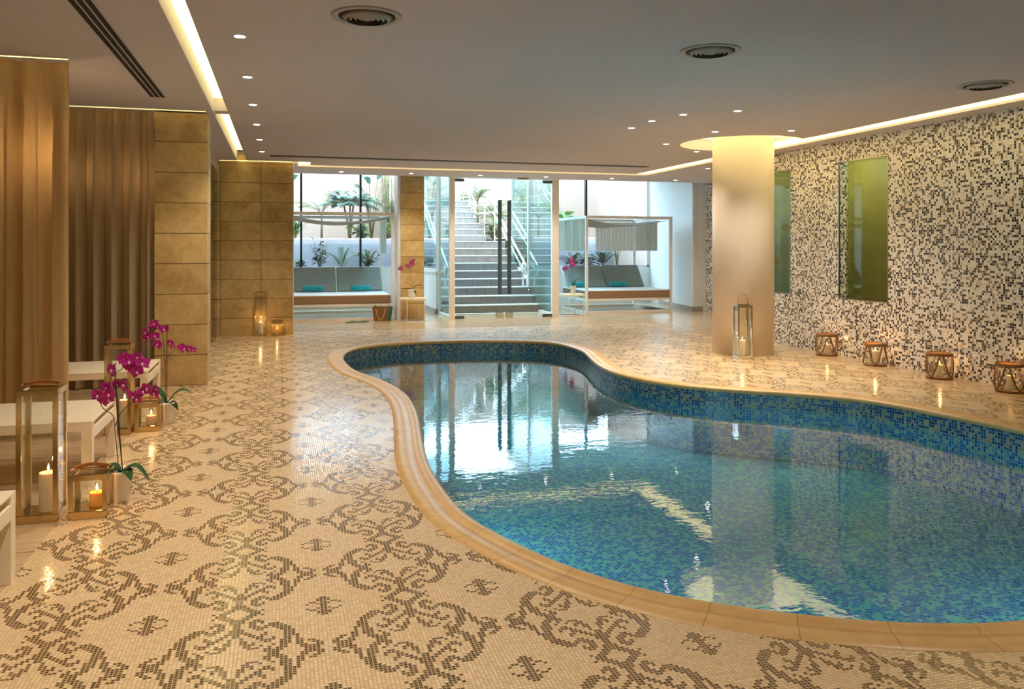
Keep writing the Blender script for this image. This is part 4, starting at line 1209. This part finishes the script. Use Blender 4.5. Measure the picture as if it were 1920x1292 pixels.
daybed((6.07, 15.92, 0), 'white framed canopy daybed with short drapes right of the doors', True, (0.7, 1.85, 1.30), (0.95, 1.90))

def towel(loc, rz, label):
    t = MB()
    pts = [(-0.20 + 0.4 * k / 10, 0, 0) for k in range(11)]
    # spiral roll
    n = 20; turns = 2.6; i = 0
    def fn(u, v):
        a = u * turns * 2 * PI; r = 0.022 + 0.043 * u
        return (-0.20 + 0.40 * v, r * math.cos(a), 0.067 + r * math.sin(a))
    t.grid(fn, 90, 4)
    o = t.build('rolled_towel', 'towel', smooth=True, loc=loc)
    o.rotation_euler = (0, 0, rz)
    md = o.modifiers.new('thick', 'SOLIDIFY'); md.thickness = 0.012
    return tag(o, label, 'towel', 'rolled turquoise towels on the daybeds')
towel((0.62, 16.74, 0.486), 0.03, 'rolled turquoise towel, left one on the left daybed')
towel((1.55, 16.74, 0.486), -0.02, 'rolled turquoise towel, right one on the left daybed')
towel((6.32, 17.03, 0.486), 0.02, 'rolled turquoise towel on the right daybed, behind the front post')
towel((7.27, 17.03, 0.486), 0.0, 'rolled turquoise towel in the middle of the right daybed')

# ================================================================== BAG, FLIP-FLOPS
def bag():
    t = thing('beach_bag', 'woven raffia beach bag with rope handles standing before the left daybed', 'bag', (1.83, 15.42, 0), math.radians(-12))
    def shell(u, v):
        a = 2 * PI * u; z = 0.265 * v
        e = lambda c: math.copysign(abs(c) ** 0.6, c)
        w = 0.155 + 0.035 * v; d = 0.075 - 0.01 * v
        return (w * e(math.cos(a)), d * e(math.sin(a)), z + 0.002)
    MB().grid(shell, 56, 10).build('body', 'raffia', t, smooth=True)
    def side(u, v):
        a = math.radians(-62 + 100 * u) ; z = 0.262 * v
        e = lambda c: math.copysign(abs(c) ** 0.6, c)
        w = 0.158 + 0.036 * v; d = 0.078 - 0.01 * v
        return (w * e(math.cos(a)), d * e(math.sin(a)), z + 0.003)
    MB().grid(side, 20, 8).build('side_panel', 'bag_side', t, smooth=True)
    for y in (-0.085, 0.075):
        pts = []
        for k in range(21):
            u = k / 20
            pts.append((-0.11 + 0.17 * u, y - 0.006, 0.225 - 0.20 * (1 - (2 * u - 1) ** 2) ** 0.8))
        MB().tube(pts, 0.0065, 7).build('rope_handle', 'rope', t, smooth=True)
    MB().box(-0.14, 0.14, -0.06, 0.06, 0.0, 0.006).build('bag_bottom', 'raffia', t)
    def lump(u, v):
        x = -0.15 + 0.31 * u; y = -0.06 + 0.12 * v
        return (x, y, 0.25 + 0.03 * math.sin(11 * u + 1) * math.sin(5 * v + 0.6) + 0.02 * math.sin(17 * u))
    MB().grid(lump, 24, 10).build('crumpled_lining', 'bag_side', t, smooth=True)
bag()
def flipflop(loc, rz, label):
    t = thing('flip_flop', label, 'sandal', loc, rz, 'green flip-flops before the left daybed')
    pts = []
    for k in range(28):
        a = 2 * PI * k / 28; y = 0.125 * math.sin(a)
        w = 0.045 * (1 + 0.18 * (y / 0.125)) * math.cos(a)
        pts.append((w + 0.006 * (y / 0.125) ** 2, y))
    MB().prism(pts, 0.0, 0.016).build('sole', 'flipflop', t, bevel=0.003)
    for sx in (-1, 1):
        MB().tube([(0.0, 0.075, 0.016), (sx * 0.02, 0.04, 0.040), (sx * 0.043, -0.02, 0.014)], 0.005, 6, flat=(1, 0.5)).build('strap', 'flipflop', t, smooth=True)
flipflop((1.24, 15.20, 0), math.radians(-66), 'green flip-flop, left one of the pair on the floor')
flipflop((1.44, 15.23, 0), math.radians(-76), 'green flip-flop, right one of the pair nearer the bag')

# ================================================================== OUTSIDE
# stairs
def stairs():
    t = thing('garden_stairs', 'grey stone garden steps climbing behind the glass doors', 'stairs', (4.26, 16.65, 0))
    y0, tr_, rs = 16.65, 0.355, 0.170
    m = MB(); n = MB()
    for k in range(9):
        m.box(3.205, 5.315, y0 + k * tr_, 20.9, k * rs, (k + 1) * rs - 0.02)
        n.box(3.205, 5.315, y0 + k * tr_ - 0.012, y0 + (k + 1) * tr_ if k < 8 else 20.9, (k + 1) * rs - 0.02, (k + 1) * rs)
    y1 = 20.95
    for k in range(7):
        z = 9 * rs
        m.box(3.05, 5.20, y1 + k * 0.36, 24.55, z + k * rs, z + (k + 1) * rs - 0.02)
        n.box(3.05, 5.20, y1 + k * 0.36 - 0.012, y1 + (k + 1) * 0.36 if k < 6 else 24.55, z + (k + 1) * rs - 0.02, z + (k + 1) * rs)
    for mm, nm, mt in ((m, 'step_block', 'step_stone'), (n, 'step_tread', 'step_nosing')):
        mm.xf(tr(-4.26, -16.65, 0)); mm.build(nm, mt, t)
stairs()
def handrail(x, dy, label):
    t = thing('handrail', label, 'handrail', (x, 17.24 + dy, 0), 0, 'handrails of the garden steps')
    base = [(17.24, 0.99), (20.1, 2.47), (21.9, 2.50), (24.2, 3.80)]
    for dz in (0.0, -0.21):
        pts = [(0, y - 17.24, z + dz) for y, z in base]
        if dz == 0: pts = [(0, -0.03, 0.80)] + [(0, -0.05, 0.90)] + [(0, -0.02, 0.97)] + pts
        MB().tube(pts, 0.024, 12).build('rail', 'chrome', t, smooth=True)
    for y, z0, z1 in ((17.45, 0.50, 1.05), (19.95, 1.53, 2.4), (21.0, 1.53, 2.48), (22.2, 2.0, 2.65), (23.6, 2.6, 3.45), (18.7, 1.0, 1.7)):
        MB().tube([(0, y - 17.24, z0), (0, y - 17.24, z1)], 0.016, 10).build('baluster', 'chrome', t, smooth=True)
handrail(5.17, 0.0, 'double chrome handrail on the right side of the garden steps')
handrail(3.30, -0.6, 'double chrome handrail on the left side of the garden steps')
# ground, planters, boundary walls
sbox('floor', 'soil', -6.0, 3.2, 19.36, 24.6, 0.5, 0.86)
sbox('floor', 'soil', 5.33, 14.0, 19.36, 24.6, 0.5, 0.86)
sbox('wall_garden', 'planter_paint', -6.0, 3.05, 20.6, 20.8, 0.86, 1.58)
sbox('floor', 'soil', -6.0, 3.05, 20.8, 24.6, 0.87, 1.56)
sbox('wall_garden', 'planter_paint', 6.3, 8.6, 20.6, 20.8, 0.86, 1.62)
sbox('floor', 'soil', 5.33, 14.0, 20.8, 24.6, 0.87, 1.60)
sbox('wall_garden', 'garden_wall_paint', 8.6, 9.1, 20.4, 20.9, 0.86, 3.7)
sbox('wall_garden', 'garden_wall_paint', 9.1, 14.0, 20.6, 20.8, 0.86, 3.7)
sbox('wall_garden', 'garden_wall_paint', 7.9, 9.0, 22.6, 22.9, 1.6, 3.7)
sbox('wall_garden', 'garden_wall_paint', -6.2, 14.0, 24.6, 24.8, 0.0, 3.7)
sbox('wall_garden', 'garden_wall_paint', 2.30, 2.95, 23.2, 23.6, 1.56, 3.7)
sbox('wall_garden', 'garden_wall_paint', -6.2, -6.0, 19.3, 24.8, 0.0, 3.7)
sbox('wall_garden', 'garden_wall_paint', 14.0, 14.2, 19.3, 24.8, 0.0, 3.7)
# pebbles on the planter rims
def pebbles(x0, x1, y0, y1, z, n, label, seed):
    rnd = random.Random(seed); m = MB()
    for _ in range(n):
        r = rnd.uniform(0.03, 0.065)
        m.ball((rnd.uniform(x0, x1), rnd.uniform(y0, y1), z + r * 0.25), r, 7, 5, (1, rnd.uniform(0.6, 1), 0.6))
    o = m.build('pebbles', 'white_paint', smooth=True); tag(o, label, 'pebbles'); o['kind'] = 'stuff'
pebbles(-3.0, 3.0, 20.87, 21.3, 1.56, 420, 'white pebbles behind the left planter wall rim', 1)
pebbles(5.5, 8.5, 20.87, 21.2, 1.60, 200, 'white pebbles behind the right planter wall rim', 2)

def leaf_blade(m, p0, d, up, ln, wd, droop=0.3, seg=4):
    """narrow pointed leaf starting at p0 along d, bending down"""
    d = Vector(d).normalized(); side = d.cross(Vector(up))
    if side.length < 1e-3: side = Vector((1, 0, 0))
    side.normalize()
    i = len(m.v); p = Vector(p0)
    for k in range(seg + 1):
        u = k / seg
        c = p + d * (ln * u) + Vector((0, 0, -droop * ln * u * u))
        w = wd * 0.5 * (math.sin(PI * (0.12 + 0.88 * u)) ** 0.8 if u < 1 else 0.0)
        m.v.append(tuple(c - side * w)); m.v.append(tuple(c + side * w))
    for k in range(seg):
        a = i + 2 * k; m.f.append((a, a + 1, a + 3, a + 2))
def palm(loc, label, n=12, L=0.9, mat='leaf_mid', lw=0.022, ll=0.22, trunk=0.0, lift=60, seed=0, name='palm', stems=1, nl=16):
    rnd = random.Random(seed)
    t = thing(name, label, 'plant', loc, rnd.uniform(0, 6))
    fo = MB(); stm = MB()
    for s in range(stems):
        bx = rnd.uniform(-0.12, 0.12) * (stems > 1); by = rnd.uniform(-0.12, 0.12) * (stems > 1); th = trunk * rnd.uniform(0.75, 1.0)
        if trunk: stm.tube([(0, 0, -0.05), (bx * 0.6, by * 0.6, th * 0.5), (bx * 1.6, by * 1.6, th)], [0.035, 0.028, 0.022], 8)
        for k in range(n):
            az = 2 * PI * k / n + rnd.uniform(-0.3, 0.3); el = math.radians(lift + rnd.uniform(-22, 22)); l = L * rnd.uniform(0.75, 1.1)
            d = Vector((math.cos(az) * math.cos(el), math.sin(az) * math.cos(el), math.sin(el)))
            pts = []
            for j in range(9):
                u = j / 8
                pts.append(Vector((bx * 1.6, by * 1.6, th)) + d * (l * u) + Vector((0, 0, -0.38 * l * u * u)))
            stm.tube([tuple(p) for p in pts], [0.007 * (1 - 0.7 * j / 8) for j in range(9)], 5)
            for j in range(nl):
                u = 0.2 + 0.8 * j / (nl - 1); a = u * 8; q = int(min(7, a)); p = pts[q].lerp(pts[q + 1], a - q)
                tg = (pts[min(8, q + 1)] - pts[q]).normalized(); sd = tg.cross(Vector((0, 0, 1))).normalized()
                lf = ll * (1 - 0.55 * abs(u - 0.45)) * rnd.uniform(0.85, 1.1)
                for sgn in (-1, 1):
                    leaf_blade(fo, p, sd * sgn + tg * 0.8, (0, 0, 1), lf, lw, 0.35, 3)
    fo.build('foliage', mat, t); stm.build('stem', 'plant_stem', t, smooth=True)
    return t
def broad(loc, label, n=10, H=0.5, ll=0.22, lw=0.10, mat='leaf_mid', spread=0.3, seed=0, name='shrub', cat='plant', per=5):
    rnd = random.Random(seed)
    t = thing(name, label, cat, loc, 0)
    fo = MB(); stm = MB()
    for k in range(n):
        az = rnd.uniform(0, 2 * PI); r = spread * rnd.uniform(0.2, 1.0); h = H * rnd.uniform(0.45, 1.0)
        tip = Vector((r * math.cos(az), r * math.sin(az), h))
        stm.tube([(0, 0, -0.05), (tip.x * 0.4, tip.y * 0.4, h * 0.55), tuple(tip)], 0.006, 5)
        for j in range(per):
            u = 0.35 + 0.65 * j / max(1, per - 1)
            p = Vector((tip.x * u, tip.y * u, h * u)); a2 = rnd.uniform(0, 2 * PI); el = rnd.uniform(-0.2, 0.7)
            leaf_blade(fo, p, (math.cos(a2) * math.cos(el), math.sin(a2) * math.cos(el), math.sin(el)), (0, 0, 1), ll * rnd.uniform(0.7, 1.1), lw, 0.3, 4)
    fo.build('foliage', mat, t); stm.build('stem', 'plant_stem', t, smooth=True)
    return t
def paddle(loc, label, n=7, H=1.4, ll=0.6, lw=0.24, mat='leaf_mid', seed=0, name='banana_plant'):
    rnd = random.Random(seed)
    t = thing(name, label, 'plant', loc, 0); fo = MB(); stm = MB()
    for k in range(n):
        az = rnd.uniform(0, 2 * PI); h = H * rnd.uniform(0.6, 1.0); r = 0.35 * h * rnd.uniform(0.3, 0.8)
        tip = Vector((r * math.cos(az), r * math.sin(az), h))
        stm.tube([(0, 0, -0.05), (tip.x * 0.4, tip.y * 0.4, h * 0.6), tuple(tip)], [0.016, 0.012, 0.008], 6)
        leaf_blade(fo, tip, (math.cos(az) * 0.7, math.sin(az) * 0.7, 0.8), (0, 0, 1), ll * rnd.uniform(0.8, 1.1), lw, 0.5, 7)
    fo.build('foliage', mat, t, smooth=True); stm.build('stem', 'plant_stem', t, smooth=True)
    return t
def bamboo(loc, label, n=14, H=2.0, mat='leaf_lime', seed=0, rx=0.3, ry=0.2):
    rnd = random.Random(seed)
    t = thing('bamboo', label, 'plant', loc, 0); fo = MB(); stm = MB()
    for k in range(n):
        x, y = rnd.uniform(-rx, rx), rnd.uniform(-ry, ry); h = H * rnd.uniform(0.8, 1.05); lx, ly = rnd.uniform(-0.12, 0.12), rnd.uniform(-0.1, 0.1)
        stm.tube([(x, y, -0.03), (x + lx * 0.4, y + ly * 0.4, h * 0.5), (x + lx, y + ly, h)], 0.007, 5)
        for j in range(46):
            u = rnd.uniform(0.12, 1.0); a = rnd.uniform(0, 2 * PI)
            leaf_blade(fo, (x + lx * u, y + ly * u, h * u), (math.cos(a), math.sin(a), rnd.uniform(-0.2, 0.5)), (0, 0, 1), rnd.uniform(0.10, 0.2), 0.018, 0.4, 2)
    fo.build('foliage', mat, t); stm.build('stem', 'plant_stem', t, smooth=True)
    return t
# left garden: low bed
palm((0.05, 20.0, 0.86), 'low green fern at the left end of the low bed outside the left bay', 9, 0.5, 'leaf_dark', seed=1, name='fern')
broad((0.90, 20.1, 0.86), 'dark pointed-leaf shrub in the low bed right of the first window mullion', 12, 0.75, 0.22, 0.07, 'leaf_dark', 0.25, 2)
palm((1.42, 20.1, 0.86), 'upright feathery palm in the low bed outside the left bay', 7, 0.85, 'leaf_mid', lift=72, seed=3, name='palm')
broad((2.0, 20.1, 0.86), 'spreading leafy shrub in the low bed before the right mullion', 16, 0.45, 0.2, 0.08, 'leaf_dark', 0.38, 4)
palm((2.05, 20.3, 0.86), 'spiky young palm behind the spreading shrub', 6, 0.8, 'leaf_mid', lw=0.03, lift=78, seed=12, name='palm')
broad((2.75, 20.0, 0.86), 'small blue-green shrub beside the side window', 10, 0.45, 0.2, 0.07, 'leaf_blue', 0.22, 5)
broad((0.45, 20.15, 0.86), 'small broad-leaved plant hugging the left mullion', 7, 0.3, 0.18, 0.10, 'leaf_mid', 0.2, 15)
# left garden: raised bed
palm((0.35, 21.3, 1.57), 'dense green palm clump at the left of the raised bed', 14, 0.85, 'leaf_mid', lift=65, seed=6, name='palm')
palm((-0.35, 21.6, 1.57), 'green palm clump partly behind the stone wall edge', 12, 1.0, 'leaf_mid', lift=60, seed=16, name='palm')
palm((1.75, 21.9, 1.57), 'multi-stemmed blue-green palm in the middle of the left window', 11, 0.85, 'leaf_blue', trunk=1.15, lw=0.03, ll=0.28, lift=42, seed=7, name='palm', stems=3)
palm((1.05, 22.4, 1.57), 'tall arching palm left of the middle palm', 10, 1.15, 'leaf_mid', trunk=0.75, lift=55, seed=8, name='palm')
broad((2.00, 21.2, 1.57), 'bright green broad-leaved shrub on the raised bed below the canopy', 14, 0.6, 0.24, 0.13, 'leaf_mid', 0.35, 9)
paddle((2.35, 22.3, 1.57), 'paddle-leaved plant beside the right mullion', 9, 1.75, 0.55, 0.16, 'leaf_blue', 10)
broad((2.75, 21.4, 1.57), 'fine-leaved yellow-green shrub at the right of the raised bed', 16, 0.75, 0.16, 0.03, 'leaf_lime', 0.3, 11, per=8)
bamboo((2.86, 22.85, 1.57), 'tall lime green bamboo clump beside the white pillar', 14, 2.1, seed=1, rx=0.15, ry=0.1)
paddle((0.15, 22.8, 1.57), 'blue-green paddle plant at the far left of the window', 6, 1.7, 0.5, 0.18, 'leaf_blue', 13)
# stair garden
broad((5.62, 20.3, 0.86), 'leafy green shrub right of the lower garden steps', 18, 1.0, 0.22, 0.11, 'leaf_mid', 0.35, 21)
broad((5.50, 21.4, 1.60), 'green bush beside the stair landing', 18, 0.6, 0.2, 0.10, 'leaf_mid', 0.3, 22)
palm((5.75, 22.3, 1.60), 'round-headed palm with a short trunk beside the upper steps', 12, 0.8, 'leaf_mid', trunk=0.8, lift=45, seed=23, name='palm', stems=1)
palm((5.60, 23.6, 1.60), 'palm with a bare trunk beside the top of the upper steps', 11, 0.75, 'leaf_mid', trunk=1.15, lift=50, seed=24, name='palm')
palm((6.15, 23.4, 1.60), 'arching palm behind the stair planter', 12, 1.1, 'leaf_lime', trunk=0.7, lift=45, seed=25, name='palm')
broad((3.6, 24.1, 2.72), 'lime green shrub at the left top of the upper steps', 14, 0.7, 0.2, 0.08, 'leaf_lime', 0.35, 26)
broad((4.45, 24.1, 2.72), 'green hanging shrub at the top of the steps', 14, 0.8, 0.2, 0.08, 'leaf_mid', 0.4, 27)
# right garden
broad((5.9, 20.0, 0.86), 'leafy shrub behind the side glass in the right bed', 14, 0.6, 0.2, 0.1, 'leaf_mid', 0.3, 31)
palm((7.28, 19.98, 0.86), 'dark fine-leaved palm at the right bay window', 16, 0.62, 'leaf_dark', lift=62, seed=32, name='palm')
broad((7.75, 20.1, 0.86), 'low dark-leaved shrub beneath the right window', 12, 0.4, 0.22, 0.12, 'leaf_dark', 0.3, 33)
palm((8.15, 20.1, 0.86), 'spiky pointed plant in the right bed', 9, 0.7, 'leaf_dark', lw=0.035, ll=0.2, lift=75, seed=34, name='palm')
paddle((8.5, 20.0, 0.86), 'blue-green paddle plant at the right window corner', 6, 0.7, 0.35, 0.12, 'leaf_blue', 35)
paddle((7.55, 21.3, 1.60), 'large round-leaved plant on the right raised bed', 7, 0.7, 0.35, 0.30, 'leaf_mid', 36)
palm((6.7, 22.5, 1.60), 'yellow-green palm at the left of the right window', 14, 0.95, 'leaf_lime', trunk=0.85, lift=50, seed=37, name='palm')
palm((7.35, 23.2, 1.60), 'green palm before the right garden wall', 12, 0.9, 'leaf_mid', trunk=0.85, lift=45, seed=38, name='palm')
